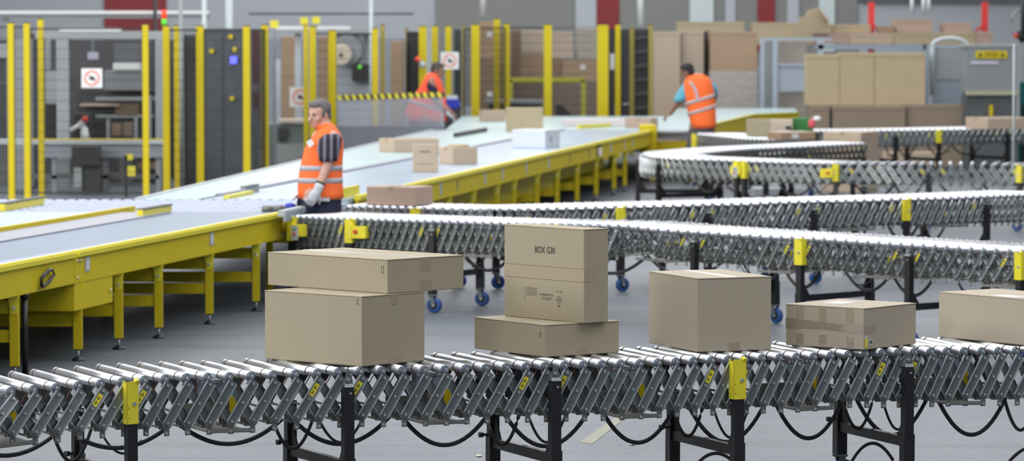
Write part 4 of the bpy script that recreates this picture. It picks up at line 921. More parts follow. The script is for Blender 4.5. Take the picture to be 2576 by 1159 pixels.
t_, bl, dp, h_ = pbox('cream printed box with a dark bird shape, beside a green box', 1938, 1994, 300, 332, Y=54.6, m='cream', dep=.25, z0=HB)
b = MB(); b.ball((.10, -dp / 2, h_ * .45), (.05, .003, .03), 'dark', 8).bar((.10, -dp / 2, h_ * .5), (.16, -dp / 2, h_ * .2), .01, .02, 'dark'); c = b.build('printed_bird'); c.parent = t_
t_, bl, dp, h_ = pbox('green printed box with a pink knob shape at its corner', 1995, 2046, 297, 326, Y=54.8, m='green', dep=.2, z0=HB)
b = MB(); b.ball((.12, -dp / 2 - .01, h_ * .65), (.05, .03, .07), 'pinkp', 10).ball((.20, -dp / 2 + .03, h_ * .95), (.06, .04, .04), 'white', 10); c = b.build('printed_figure'); c.parent = t_
t_, bl, dp, h_ = pbox('shallow cardboard tray with a white label on the snaking conveyor', 1934, 2055, 333, 357, Y=52.3, m='card3', split=1965, z0=HB, tape=False)
b = MB(); b.box((-.10, -dp / 2 - .002, .02), (0, -dp / 2, h_ - .02), 'label_w'); c = b.build('paper_label'); c.parent = t_
b = MB(); b.box((-bl / 2 + .01, -dp / 2 + .01, h_), (bl / 2 - .01, dp / 2 - .01, h_ + .004), 'cream'); c = b.build('top_sheet'); c.parent = t_
pbox('tall tan carton standing on the floor between the snaking conveyor and the far one', 2074, 2222, 333, 484, m='card2', hb=0, split=2166, dep=.4)
pbox('low tan carton on the floor under the far conveyor', 2226, 2362, 383, 412, Y=60, dep=.4, m='card2', hb=0, z0=0)
pbox('flat tan box travelling on the farthest roller conveyor', 2440, 2600, 297, 319, Y=57.2, m='card2', split=2484, z0=HB)
pbox('white storage box on the floor below the snaking conveyor', 1896, 2020, 474, 500, Y=50.5, dep=.35, m='lgrey', hb=0, z0=0, name='storage_box', tape=False)
#@@NEXT4
# ------------------------------------------------------------ safety fences
def fence(label, posts, panels, group='yellow safety fences', zt=2.3, mesh=True):
    """posts: (x column, width in m, Y, top)"""
    c = V((sum((p[0] - CX) * p[2] / F for p in posts) / len(posts), sum(p[2] for p in posts) / len(posts), 0))
    t = thing('safety_fence', label, 'fence', c, 0, group); W_ = []
    for x, w, Y, zt_, *mm in posts:
        X = (x - CX) * Y / F; W_.append((X, Y, w, zt_)); b = MB(); m_ = mm[0] if mm else 'yel'
        b.box((X - w / 2, Y - w / 2, 0), (X + w / 2, Y + w / 2, zt_), m_); b.box((X - w / 2 - .03, Y - w / 2 - .03, 0), (X + w / 2 + .03, Y + w / 2 + .03, .012), m_); b.box((X - w / 2 - .004, Y - w / 2 - .004, zt_), (X + w / 2 + .004, Y + w / 2 + .004, zt_ + .012), 'blk')
        local(t, b, 'fence_post')
    for i, j in panels:
        (xa_, ya_, wa, za), (xb, yb_, wb, zb) = W_[i], W_[j]; p, q_ = V((xa_, ya_, 0)), V((xb, yb_, 0)); d = (q_ - p).normalized(); p += d * wa / 2; q_ -= d * wb / 2; L = (q_ - p).length
        zt_ = min(za, zb) - .05; b = MB(); n_ = max(2, int(L / .034))
        for k in range(n_ + 1):
            c_ = p.lerp(q_, k / n_); b.box((c_.x - .0022, c_.y - .0022, .15), (c_.x + .0022, c_.y + .0022, zt_), 'blk')
        for k in range(17): z = .15 + (zt_ - .15) * k / 16; b.bar(V((p.x, p.y, z)), V((q_.x, q_.y, z)), .006, .006, 'blk')
        for z in (.15, zt_): b.bar(V((p.x, p.y, z)), V((q_.x, q_.y, z)), .02, .02, 'blk')
        for c_ in (p, q_): b.box((c_.x - .01, c_.y - .01, .15), (c_.x + .01, c_.y + .01, zt_), 'blk')
        local(t, b, 'mesh_panel')
    return t
fence('yellow-posted mesh fence at the far left, with a square warning sign hung on it', [(8 - 30, .08, 50, 2.4), (29, .08, 50, 2.37), (69, .08, 50, 2.37), (104, .075, 51.5, 2.42), (367, .075, 50, 2.35), (-170, .08, 50, 2.37)], [(5, 0), (0, 1), (1, 2), (2, 4)], zt=2.4)
fence('yellow-posted mesh fence around the dark machine cabinets, left of the grey-haired man', [(419, .085, 50.5, 2.33), (445, .07, 52, 2.33), (504, .10, 51, 2.33), (621, .09, 51, 2.33), (667, .095, 52.5, 2.34)], [(0, 2), (2, 3), (3, 4)])
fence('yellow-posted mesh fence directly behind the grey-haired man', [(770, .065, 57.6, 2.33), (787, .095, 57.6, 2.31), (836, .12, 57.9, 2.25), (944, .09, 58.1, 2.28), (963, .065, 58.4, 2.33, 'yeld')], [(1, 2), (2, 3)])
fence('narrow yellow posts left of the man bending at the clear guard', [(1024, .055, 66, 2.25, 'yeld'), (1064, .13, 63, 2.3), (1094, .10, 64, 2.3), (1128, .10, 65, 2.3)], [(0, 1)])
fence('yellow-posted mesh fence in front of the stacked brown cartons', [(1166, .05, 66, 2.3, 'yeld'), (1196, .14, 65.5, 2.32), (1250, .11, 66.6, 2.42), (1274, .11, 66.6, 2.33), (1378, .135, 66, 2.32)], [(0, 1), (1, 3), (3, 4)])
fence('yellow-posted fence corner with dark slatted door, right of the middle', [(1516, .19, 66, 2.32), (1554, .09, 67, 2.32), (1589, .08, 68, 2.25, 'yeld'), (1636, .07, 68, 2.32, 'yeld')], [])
t = thing('mesh_panel', 'wide mesh panel between the middle cartons and the thick yellow post', 'fence', (1.2, 66, 0), 0)
b = MB()
xa_, xb = (1385 - CX) * 66 / F, (1508 - CX) * 66 / F
for k in range(27): X = xa_ + (xb - xa_) * k / 26; b.box((X - .0022, 65.998, .15), (X + .0022, 66.002, 2.28), 'blk')
for k in range(17): z = .15 + 2.13 * k / 16; b.box((xa_, 65.997, z - .003), (xb, 66.003, z + .003), 'blk')
local(t, b, 'wire_mesh')
t = thing('slatted_door', 'black slatted door panel between the dark yellow posts', 'door', ((1616 - CX) * 68.1 / F, 68.1, 0))
a, c = D(1594, 72, 68.1), D(1632, 72, 68.1); b = MB(); b.box((a.x, 68.1, .05), (c.x, 68.14, 2.24), 'dark')
local(t, b, 'door_panel')
for k in range(7):
    b = MB(); z = .55 + k * .25; b.hexa([(a.x, 68.06, z), (c.x, 68.06, z + .03), (c.x, 68.1, z + .03), (a.x, 68.1, z), (a.x, 68.06, z + .05), (c.x, 68.06, z + .08), (c.x, 68.1, z + .08), (a.x, 68.1, z + .05)], 'greyd'); local(t, b, 'slat')
for (x0, x1, Yq, nm) in ((1527, 1547, 67.2, 'black door leaf with a white label beside the thickest yellow post'), (1561, 1584, 67.6, 'black door leaf between two thinner yellow posts'), (1142, 1160, 66.5, 'black panel right of the third round warning sign')):
    a, c = D(x0, 72, Yq), D(x1, 72, Yq); o = thing('door_leaf', nm, 'door', ((a.x + c.x) / 2, Yq, 0)); b = MB(); b.box((a.x, Yq, .05), (c.x, Yq + .04, 2.24), 'dark'); local(o, b, 'door_panel')
    if x0 == 1527: b = MB(); p, r_ = D(1535, 135, Yq - .01), D(1546, 175, Yq - .01); b.box((p.x, Yq - .012, r_.z), (r_.x, Yq, p.z), 'label_w'); local(o, b, 'paper_label')
    else: p = D((x0 + x1) / 2 + 1, 262, Yq); b = MB(); b.cyl((p.x - .05, Yq - .05, p.z), (p.x + .05, Yq - .05, p.z), .015, 'lgrey', 8); local(o, b, 'door_handle')
t = thing('guard_rail', 'thin yellow-green rail behind the mesh in front of the brown cartons', 'rail', ((1375 - CX) * 69 / F, 69, 0))
a, c = D(1280, 201, 69), D(1472, 201, 69); b = MB(); b.box((a.x, 68.97, a.z - .04), (c.x, 69.03, a.z + .04), 'yelg'); local(t, b, 'rail')
for X in (a.x + .03, c.x - .03): b = MB(); b.box((X - .04, 68.97, 0), (X + .04, 69.03, a.z), 'yelg'); local(t, b, 'rail_post')
# round warning signs
def sign(label, x0, y0, x1, y1, Y):
    p, r_ = D(x0, y1, Y), D(x1, y0, Y); cx, cz, w_, h_ = (p.x + r_.x) / 2, (p.z + r_.z) / 2, (r_.x - p.x) / 2, (r_.z - p.z) / 2
    t = thing('warning_sign', label, 'sign', (cx, Y, p.z), 0, 'square warning signs on the fences'); b = MB(); b.box((cx - w_, Y, p.z), (cx + w_, Y + .006, r_.z), 'white'); local(t, b, 'sign_plate')
    b = MB(); n_ = 28; ro, ri = w_ * .76, w_ * .58
    for k in range(n_):
        a0, a1 = 2 * PI * k / n_, 2 * PI * (k + 1) / n_; f_ = lambda r0, a: (cx + r0 * math.cos(a), Y - .003, cz + r0 * math.sin(a)); b.prism([f_(ro, a0), f_(ro, a1), f_(ri, a1), f_(ri, a0)], (0, .003, 0), 'signred')
    b.bar(V((cx - w_ * .42, Y - .003, cz + w_ * .42)), V((cx + w_ * .42, Y - .003, cz - w_ * .42)), .003, w_ * .10, 'signred', V((0, 0, 1))); local(t, b, 'red_ring')
    b = MB(); b.cyl((cx, Y - .005, cz), (cx, Y, cz), w_ * .2, 'ink', 14).bar(V((cx + w_ * .1, Y - .003, cz)), V((cx + w_ * .36, Y - .003, cz - w_ * .1)), .004, w_ * .14, 'ink').bar(V((cx - w_ * .3, Y - .003, cz + .0)), V((cx, Y - .003, cz)), .004, w_ * .1, 'grey'); local(t, b, 'symbol')
sign('square white warning sign on the far left fence', 205, 172, 257, 221, 49.9)
sign('square white warning sign above and left of the grey-haired man', 729, 219, 781, 269, 57.8)
sign('square white warning sign above the bending man', 1109, 131, 1154, 174, 62.9)
# guard with striped tape
YG = 57.0; t = thing('guard_screen', 'clear guard screen topped by yellow and black striped tape, before the bending man', 'barrier', ((980 - CX) * YG / F, YG, 0))
a, c = D(848, 246, YG), D(1116, 238, YG); zc = D(900, 317, YG).z
b = MB(); b.hexa([(a.x, YG, zc), (c.x, YG, zc), (c.x, YG + .008, zc), (a.x, YG + .008, zc), (a.x, YG, a.z), (c.x, YG, c.z), (c.x, YG + .008, c.z), (a.x, YG + .008, a.z)], 'clear'); local(t, b, 'clear_sheet')
b = MB(); b.box((a.x, YG - .01, .3), (c.x, YG + .02, zc), 'greyblue'); local(t, b, 'lower_panel')
for X in (a.x + .02, (a.x + c.x) / 2 + .25, c.x - .02): b = MB(); b.box((X - .02, YG + .02, 0), (X + .02, YG + .06, 1.0), 'lgrey'); local(t, b, 'upright')
b = MB(); L = c.x - a.x; n_ = 15
def tp(s_, h_): return (a.x + L * s_, YG - .012, a.z + (c.z - a.z) * s_ - .035 + .075 * h_)
for k in range(2 * n_):
    s0, s1 = k / (2 * n_), (k + 1) / (2 * n_); sh_ = .5 / n_ * .6
    b.prism([tp(s0 + sh_, 0), tp(s1 + sh_, 0), tp(s1, 1), tp(s0, 1)], (0, .01, 0), 'ink' if k % 2 else 'yelb')
local(t, b, 'striped_tape')
a, c = D(790, 247, 61), D(845, 243, 61)
# ------------------------------------------------------------ machines in the left cage
def rect(b, x0, y0, x1, y1, Y, dep, m, floor=False):
    p, r_ = D(x0, y1, Y), D(x1, y0, Y); b.box((p.x, Y, 0 if floor else max(p.z, 0)), (r_.x, Y + dep, r_.z), m); return b
def machine(name, label, cat, parts, Y, group=None):
    x = [p[1] for p in parts] + [p[3] for p in parts]; t = thing(name, label, cat, (((min(x) + max(x)) / 2 - CX) * Y / F, Y, 0), 0, group)
    for nm, x0, y0, x1, y1, dy, dep, m, *fl_ in parts: local(t, rect(MB(), x0, y0, x1, y1, Y + dy, dep, m, bool(fl_)), nm)
    return t
machine('overhead_rail', 'long pale overhead rail across the top left, above the cage', 'rail', [('rail', -60, 27, 525, 35, 0, .1, 'white'), ('rail', -60, 36, 525, 46, .05, .12, 'grey'), ('rail_post', 8, 46, 20, 500, .1, .1, 'grey', 1), ('rail_post', 505, 46, 520, 500, .1, .1, 'lgrey', 1)], 60)
machine('portal_frame', 'grey steel portal frame with pale top tray inside the left cage', 'frame', [('top_beam', 88, 78, 412, 98, 0, .2, 'lgreyd'), ('top_tray', 150, 70, 302, 78, 0, .3, 'white'), ('column', 144, 98, 172, 480, 0, .15, 'lgreyd', 1), ('column', 392, 98, 410, 480, 0, .15, 'grey', 1), ('column', 40, 98, 60, 480, .5, .15, 'grey', 1)], 54)
machine('dark_cabinet', 'tall dark cabinet behind the third yellow post from the left', 'cabinet', [('cabinet_body', 74, 85, 102, 480, 0, .5, 'dark', 1), ('door_edge', 79, 95, 82, 470, -.02, .02, 'grey')], 54.6)
machine('packing_machine', 'grey packing machine with sloping white lid inside the left cage', 'machine', [('machine_body', 262, 178, 362, 226, 0, .6, 'grey'), ('upper_housing', 288, 110, 356, 158, .3, .4, 'greyd'), ('lower_body', 195, 228, 410, 352, .5, .6, 'dark', 1), ('white_lid', 284, 159, 350, 177, -.05, .5, 'white'), ('shelf', 200, 262, 300, 267, .0, .5, 'card2'), ('shelf', 290, 262, 345, 290, .1, .4, 'brown'), ('guide_rail', 240, 288, 410, 296, .1, .1, 'lgreyd')], 56)
machine('work_light', 'small pale lamp above the far left warning sign', 'lamp', [('lamp_head', 221, 131, 246, 150, 0, .1, 'lav2'), ('lamp_arm', 231, 96, 235, 131, .02, .03, 'grey')], 55)
machine('back_screen', 'dark grey screen wall filling the back of the left cage', 'panel', [('screen_panel', -40, 100, 145, 480, 0, .05, 'screen', 1), ('screen_panel', 172, 100, 300, 480, 0, .05, 'screen', 1), ('screen_panel', 300, 100, 470, 480, 0, .05, 'screen', 1), ('pale_panel', 112, 178, 143, 260, -.1, .05, 'lgreyd'), ('pale_panel', -10, 110, 25, 145, -.1, .05, 'lgreyd')], 58)
machine('bench_conveyor', 'low grey bench conveyor running across the left cage', 'conveyor', [('bench_top', -60, 352, 412, 362, 0, .5, 'lgrey'), ('yellow_edge', 60, 349, 412, 352, 0, .05, 'yel'), ('bench_front', 112, 362, 412, 396, .05, .4, 'bluegreyd'), ('bench_leg', 130, 396, 142, 500, .1, .1, 'grey', 1), ('bench_leg', 258, 396, 272, 500, .1, .1, 'grey', 1), ('bench_leg', 392, 396, 404, 500, .1, .1, 'grey', 1), ('lower_shelf', 60, 440, 400, 450, .1, .4, 'greyd')], 53)
machine('drive_unit', 'black drive unit hanging under the bench in the left cage', 'machine', [('unit_body', 180, 368, 249, 416, 0, .3, 'blk'), ('unit_base', 205, 416, 252, 465, .1, .3, 'dark', 1), ('side_plate', 186, 420, 205, 470, .05, .2, 'lgreyd')], 52.6)
machine('sensor_post', 'short black post with yellow cap and yellow box under the bench', 'post', [('post_body', 313, 390, 320, 480, 0, .05, 'blk', 1), ('yellow_cap', 316, 388, 334, 402, 0, .06, 'yelb'), ('yellow_box', 318, 418, 340, 443, 0, .06, 'yelb')], 52)
for i, (x0, x1, y0, y1, lb) in enumerate(((268, 305, 436, 452, 'left of the black post'), (345, 395, 405, 425, 'right of the black post'), (335, 375, 440, 452, 'low, right of the black post'))):
    pbox('small brown carton on the left cage shelf, ' + lb, x0, x1, y0, y1, Y=53.2, dep=.2, m='brown', hb=0, z0=D(0, y1, 53.2).z, cat='box', tape=False)
machine('feed_unit', 'dark feed unit with pale ducts at the far left of the left cage', 'machine', [('duct', 18, 150, 40, 350, 0, .3, 'lgreyd'), ('unit_body', -20, 210, 16, 350, .1, .4, 'dark'), ('duct', 112, 100, 126, 176, 0, .1, 'lgreyd'), ('unit_base', -20, 362, 60, 500, .2, .4, 'greyd', 1), ('black_box', 108, 262, 142, 350, .1, .2, 'blk')], 55.6)
machine('conveyor_rack', 'grey framework with dark motors low in the left cage', 'machine', [('frame_post', 268, 300, 276, 352, 0, .1, 'lgreyd'), ('frame_post', 338, 296, 345, 352, 0, .1, 'lgreyd'), ('motor', 282, 310, 305, 340, 0, .2, 'brown'), ('motor', 310, 308, 334, 342, 0, .2, 'brown2'), ('frame_post', 372, 240, 380, 352, 0, .1, 'grey'), ('motor', 350, 305, 370, 345, .1, .2, 'dark'), ('cross_bar', 240, 244, 392, 252, .1, .1, 'lgreyd'), ('stand', 300, 352, 330, 480, 0, .2, 'greyd', 1)], 55.5)
# robot arm
t = thing('robot_arm', 'white jointed robot arm with red joint inside the left cage', 'robot', D(205, 352, 54.5)); q = lambda x, y, dy=0: D(x, y, 54.5 + dy)
local(t, MB().limb(q(180, 326), q(205, 312), .03, .035, 'white'), 'forearm'); local(t, MB().limb(q(205, 312), q(216, 300), .05, .04, 'white'), 'upper_arm'); local(t, MB().ball(q(214, 300, -.04), .05, 'red', 10), 'red_joint'); local(t, MB().limb(q(212, 325), q(215, 352), .05, .07, 'white'), 'base')
local(t, MB().box(tuple(q(186, 350, .1)), tuple(q(232, 285, .3)), 'blk'), 'back_plate')
# dark server-like cabinets
machine('dark_cabinet', 'tall black cabinet right of the paired yellow posts, left cage', 'cabinet', [('cabinet_body', 465, 88, 497, 470, 0, .6, 'dark', 1), ('cabinet_side', 452, 78, 462, 470, -.05, .1, 'lgreyd', 1)], 55)
t = machine('control_cabinet', 'dark bluish control cabinet with a glowing blue light', 'cabinet', [('cabinet_body', 513, 72, 616, 470, 0, .6, 'darkb', 1), ('cabinet_door', 518, 84, 560, 460, -.02, .02, 'darkb2'), ('cabinet_door', 564, 84, 612, 460, -.02, .02, 'darkb2')], 54.5)
local(t, MB().box(tuple(D(579, 160, 54.4)), tuple(D(596, 142, 54.45)), 'lampblue'), 'blue_light')
for x, y in ((580, 92), (532, 128), (583, 248), (590, 124)): p = D(x, y, 54.4); local(t, MB().cyl(p, p + V((0, .05, 0)), .035, 'yel', 10), 'yellow_knob')
t = thing('signal_tower', 'signal tower with red and green lamps above the left cage', 'lamp', D(413, 72, 55)); p = D(413, 62, 55)
local(t, MB().cyl(p, p + V((0, 0, .08)), .035, 'lampgreen', 12), 'green_lamp'); local(t, MB().cyl(p + V((0, 0, .085)), p + V((0, 0, .21)), .038, 'lampred', 12), 'red_lamp'); local(t, MB().cyl((p.x, p.y, 0), p, .02, 'blk', 10), 'pole')
t = thing('black_pole', 'black pole rising out of the frame left of the signal tower', 'pole', D(390, 90, 56)); local(t, MB().cyl((D(390, 95, 56).x, 56, 0), D(390, -40, 56), .03, 'blk', 10), 'pole')
for x, m_, lb in ((515, 'lgreyb', 'pale vertical pipe rising above the dark cabinets'), (577, 'lgreyb', 'broad pale column above the blue-lit cabinet'), (934, 'lgreyb', 'pale vertical pipe above the reel machine'), (456, 'lgreyd', 'thin grey pipe between the paired yellow posts and the cabinets')):
    w_ = {515: .055, 577: .10, 934: .05, 456: .045}[x]; Yp = {515: 55.3, 577: 62, 934: 60.4, 456: 53.5}[x]; t = thing('vertical_pipe', lb, 'pipe', ((x - CX) * Yp / F, Yp, 0)); X = (x - CX) * Yp / F; local(t, MB().cyl((X, Yp, 0), (X, Yp, 2.9), w_ * .6, m_, 14), 'pipe')
# middle cage
machine('overhead_rail', 'thin grey rail above the middle cage, over the reel machine', 'rail', [('rail', 625, 32, 1040, 38, 0, .05, 'greyd')], 62)
machine('reel_machine', 'grey machine tower with a cream reel and black motor, behind the fence', 'machine', [('top_beam', 690, 74, 940, 84, 0, .3, 'lgreyd'), ('top_tray', 690, 66, 880, 74, 0, .3, 'white'), ('tower', 848, 82, 940, 262, .3, .5, 'lgrey', 1), ('motor', 886, 162, 932, 204, 0, .3, 'blk'), ('bracket', 900, 84, 916, 160, .1, .1, 'grey'), ('column', 742, 84, 757, 330, .2, .1, 'lgrey', 1), ('column', 694, 150, 706, 330, .2, .1, 'lgrey', 1)], 61)
t = bpy.context.scene.objects['reel_machine']; p = D(858, 138, 60.9)
local(t, MB().lathe(p + V((0, -.05, 0)), p + V((0, .1, 0)), [(0, .15), (.02, .17), (.12, .17), (.15, .15)], 'cream', 24), 'reel'); local(t, MB().lathe(p + V((.09, .1, .08)), p + V((.09, .2, .08)), [(0, .24), (.1, .24)], 'grey', 28), 'reel_guard'); local(t, MB().cyl(p + V((0, -.08, 0)), p + V((0, .1, 0)), .03, 'blk', 10), 'hub')
p = D(905, 168, 60.85); local(t, MB().cyl(p, p + V((0, .05, 0)), .03, 'lampgreen', 10), 'green_light')
machine('low_cabinet', 'grey-green low cabinet with pale front right of the left fence', 'cabinet', [('cabinet_top', 700, 300, 780, 306, 0, .5, 'cream'), ('cabinet_body', 672, 312, 850, 430, .1, .6, 'greyg', 1), ('pale_front', 696, 362, 840, 430, 0, .1, 'lgreyd', 1), ('dark_unit', 700, 322, 722, 350, 0, .1, 'dark')], 58.8)
machine('back_screen', 'pale blue-grey screen behind the middle cage', 'panel', [('screen_panel', 640, 96, 1050, 330, 0, .05, 'bluegreyd', 1)], 72)
for x0, y0, x1, y1, Yb, m_, lb in ((708, 92, 744, 300, 64, 'card3', 'tall brown carton column left in the middle cage'), (800, 92, 822, 240, 64, 'card3', 'narrow brown carton column beside the twin yellow posts'), (983, 104, 1014, 300, 65, 'card3', 'brown carton column left of the bending man')):
    zt_ = D(0, y0 + 101, Yb).z; pbox(lb + ', lower carton', x0, x1, y0 + 101, y1, Y=Yb, dep=.6, m=m_, hb=0, z0=0, name='carton', tape=False); pbox(lb + ', upper carton', x0, x1, y0, y0 + 100, Y=Yb, dep=.6, m=m_, hb=0, z0=zt_ + .002, name='carton', tape=False)
machine('red_white_banner', 'dark red hanging strip beside the fourth cage of the left side', 'panel', [('strip', 636, 78, 652, 210, 0, .05, 'dred'), ('strip', 636, 230, 652, 300, 0, .05, 'dred'), ('pale_strip', 636, 275, 650, 330, -.05, .03, 'lgreyd', 1)], 57)
for x, y, lb, YY in ((690, 60, 'small yellow lamp box on top of the left fence end', 56), (765, 52, 'small yellow box left of the dark box on the middle fence', 60), (795, 50, 'small yellow box right of the dark box on the middle fence', 60)):
    p = D(x, y, YY); o = thing('yellow_lamp_box', lb, 'lamp', p + V((0, 0, -.06))); local(o, MB().box((p.x - .06, p.y, p.z - .06), (p.x + .06, p.y + .08, p.z + .05), 'yelb'), 'lamp_case'); local(o, MB().box((p.x - .015, p.y, 0), (p.x + .015, p.y + .03, p.z - .06), 'grey'), 'stem')
t = thing('blue_crate', 'blue plastic crate with pale contents right of the bending man', 'crate', D(1137, 272, 63.5)); a, c = D(1119, 272, 63.5), D(1155, 250, 63.5)
local(t, MB().box((a.x, 63.5, a.z), (c.x, 63.8, c.z), 'bluep'), 'crate_body'); local(t, MB().box((a.x + .03, 63.53, c.z), (c.x - .03, 63.77, c.z + .06), 'whitebox'), 'contents'); local(t, MB().box((a.x, 63.52, 0), (c.x, 63.78, a.z - .002), 'dark'), 'stand')
t = thing('stop_switch', 'orange-red stop switch on the yellow post left of the bending man', 'switch', D(1051, 150, 62.8)); p = D(1051, 149, 62.8); local(t, MB().ball(p, .045, 'orange2', 10), 'red_button'); p = D(1063, 163, 62.8); local(t, MB().ball(p, .055, 'lgrey', 10).limb(D(1056, 153, 62.85), p, .03, .03, 'lgrey'), 'switch_body')
# ------------------------------------------------------------ cartons behind the right cage and along the wall
stk = [(1204, 1246, 55, 150, 70, 'card3'), (1204, 1246, 151, 300, 70, 'brown'), (1247, 1286, 78, 160, 71, 'card3'), (1247, 1286, 161, 300, 71, 'brown'), (1287, 1310, 76, 208, 72, 'brown'), (1311, 1370, 76, 135, 72, 'card2b'), (1311, 1370, 136, 208, 72, 'card3'), (1371, 1442, 80, 148, 72, 'card2b'), (1452, 1506, 72, 151, 72, 'greytan'), (1371, 1412, 149, 208, 72, 'brown'), (1413, 1506, 152, 208, 72, 'card3'), (1287, 1375, 209, 330, 72, 'brown2'), (1376, 1506, 209, 330, 72, 'brown2')]
wh = ['against the far left of the middle stack', 'lower left of the middle stack', 'behind the twin thin yellow posts, upper', 'behind the twin thin yellow posts, lower', 'narrow dark brown one', 'pale one on top, second column', 'below the pale one, second column', 'pale one on top, third column', 'greyish one on top at the right', 'dark brown one, third column', 'with a white dot label, right', 'in the bottom row, left', 'in the bottom row, right']
for (x0, x1, y0, y1, Yb, m_), lb in zip(stk, wh): 
    t_, bl, dp, h_ = pbox('brown carton behind the mesh fence, ' + lb, x0, x1, y0, y1, Y=Yb, dep=.8, m=m_, hb=0, z0=(0 if y1 >= 300 else D(0, y1, Yb).z), group='cartons behind the mesh fence', name='carton', tape=False)
    if lb.startswith(('with', 'against', 'lower')): c = MB().box((.0, -dp / 2 - .004, h_ * .6), (.10, -dp / 2, h_ * .6 + .09), 'label_w').build('paper_label'); c.parent = t_
machine('grey_cart', 'low grey cart behind the middle belt, above the square box', 'cart', [('cart_top', 1222, 252, 1366, 262, 0, .5, 'bluegreyd'), ('cart_body', 1230, 262, 1360, 300, .1, .4, 'dark', 1)], 67.2)
t = thing('dark_ramp', 'dark sloping plate at the foot of the wide mesh panel', 'ramp', D(1425, 300, 67)); b = MB(); b.prism([D(1398, 262, 67), D(1412, 262, 67), D(1452, 302, 67), D(1398, 302, 67)], (0, .4, 0), 'dark'); local(t, b, 'plate')
R_ = [('large tan octabin left of the black-haired man', 1646, 1711, 80, 300, 72, 'card2', 0), ('pale tan octabin above the black-haired man', 1712, 1770, 78, 300, 72.2, 'card2b', 0), ('film-wrapped brown octabin right of the black-haired man', 1786, 1904, 80, 300, 72, 'card3b', 1), ('low open tan bin on the top row, above the black-haired man', 1705, 1872, 55, 112, 69.5, 'card4', 2), ('low open tan bin on the top row, right of the narrow gap', 1893, 2058, 57, 112, 69.5, 'card4', 2),
      ('tall tan carton, leftmost of the three big ones', 2029, 2112, 137, 262, 63, 'card4', 2), ('tall tan carton, middle of the three big ones', 2113, 2199, 133, 262, 63, 'card4', 2), ('tall tan carton, rightmost of the three big ones', 2200, 2328, 134, 262, 63.0, 'card4', 2),
      ('brown carton under the big ones, leftmost, beside a dark gap', 2040, 2086, 268, 330, 62.5, 'brownm', 0), ('wide brown carton under the big ones, middle', 2095, 2278, 268, 330, 62.4, 'brownm', 0), ('wide brown carton under the big ones, right', 2279, 2422, 264, 330, 62.5, 'brownm', 0),
      ('pale carton high at the right, between the red posts', 2252, 2346, 48, 82, 68.5, 'pink', 2), ('carton with a dark lid line high at the right', 2376, 2444, 57, 84, 68.5, 'pink', 2), ('long carton below the two high ones', 2250, 2455, 83, 112, 68.2, 'card4', 2), ('small pale carton at the end of the high row', 2456, 2498, 81, 112, 68.2, 'pink', 2), ('tan carton low in the high row, left', 2050, 2138, 84, 110, 68.4, 'pink', 2), ('pale carton in the high row beside the red post', 2139, 2248, 84, 111, 68.3, 'card2', 2), ('small carton right of the bent-open one', 2092, 2190, 62, 83, 68.6, 'card4', 2), ('brown carton under the small one high at the right', 2215, 2250, 66, 83, 68.4, 'card3', 2)]
for lb, x0, x1, y0, y1, Yb, m_, fl_ in R_:
    if fl_ == 2 and Yb > 66: Yb += 6
    zz0 = 0 if fl_ < 2 else (D(0, 268, 62.4).z + .003 if Yb < 64 else D(0, y1, Yb).z)
    t_, bl, dp, h_ = pbox(lb, x0, x1, y0, y1, Y=Yb, dep=.9 if Yb > 64 else .6, m=m_, hb=0, z0=zz0, name='carton', tape=False)
    c = MB().box((-bl / 2 - .001, -dp / 2 - .008, h_ - .06), (bl / 2 + .001, dp / 2 + .003, h_ + .002), m_).build('top_flaps'); c.parent = t_
    if fl_ == 1: c = MB().box((-bl / 2 - .012, -dp / 2 - .014, h_ * .22), (bl / 2 + .012, dp / 2 + .014, h_ * .66), 'film').build('stretch_film'); c.parent = t_
# racking that carries the high row
t = thing('pallet_rack', 'red-posted pallet rack carrying the high cartons at the right', 'rack', D(2330, 300, 75)); t.location.z = 0
for x in (2191, 2476): X = (x - CX) * 75.4 / F; local(t, MB().box((X - .06, 75.4, 0), (X + .06, 75.5, 3.2), 'redr'), 'rack_post')
for (x0, y0, x1, y1) in ((2198, 6, 2250, 58), (2470, 8, 2424, 50)): local(t, MB().bar(D(x0, y0, 75.45), D(x1, y1, 75.45), .05, .05, 'redr', V((0, 1, 0))), 'brace')
z_ = D(0, 112, 74.2).z
local(t, MB().box(((1640 - CX) * 74.6 / F, 74.15, z_ - .12), ((2510 - CX) * 74.6 / F, 75.6, z_ - .012), 'bluegrey'), 'shelf_beam')
t = thing('open_carton', 'bent-open tan carton sticking up above the top row', 'box', D(2048, 83, 74.3)); pts = [D(2014, 83, 74.3), D(2084, 83, 74.3), D(2084, 45, 74.3), D(2062, 20, 74.3), D(2036, 26, 74.3), D(2030, 42, 74.3), D(2014, 44, 74.3)]; local(t, MB().prism(pts, (0, .4, 0), 'card4'), 'carton_body'); local(t, MB().prism([D(2062, 20, 74.28), D(2084, 45, 74.28), D(2088, 60, 74.2), D(2066, 34, 74.1)], (0, .02, 0), 'card2'), 'flap')
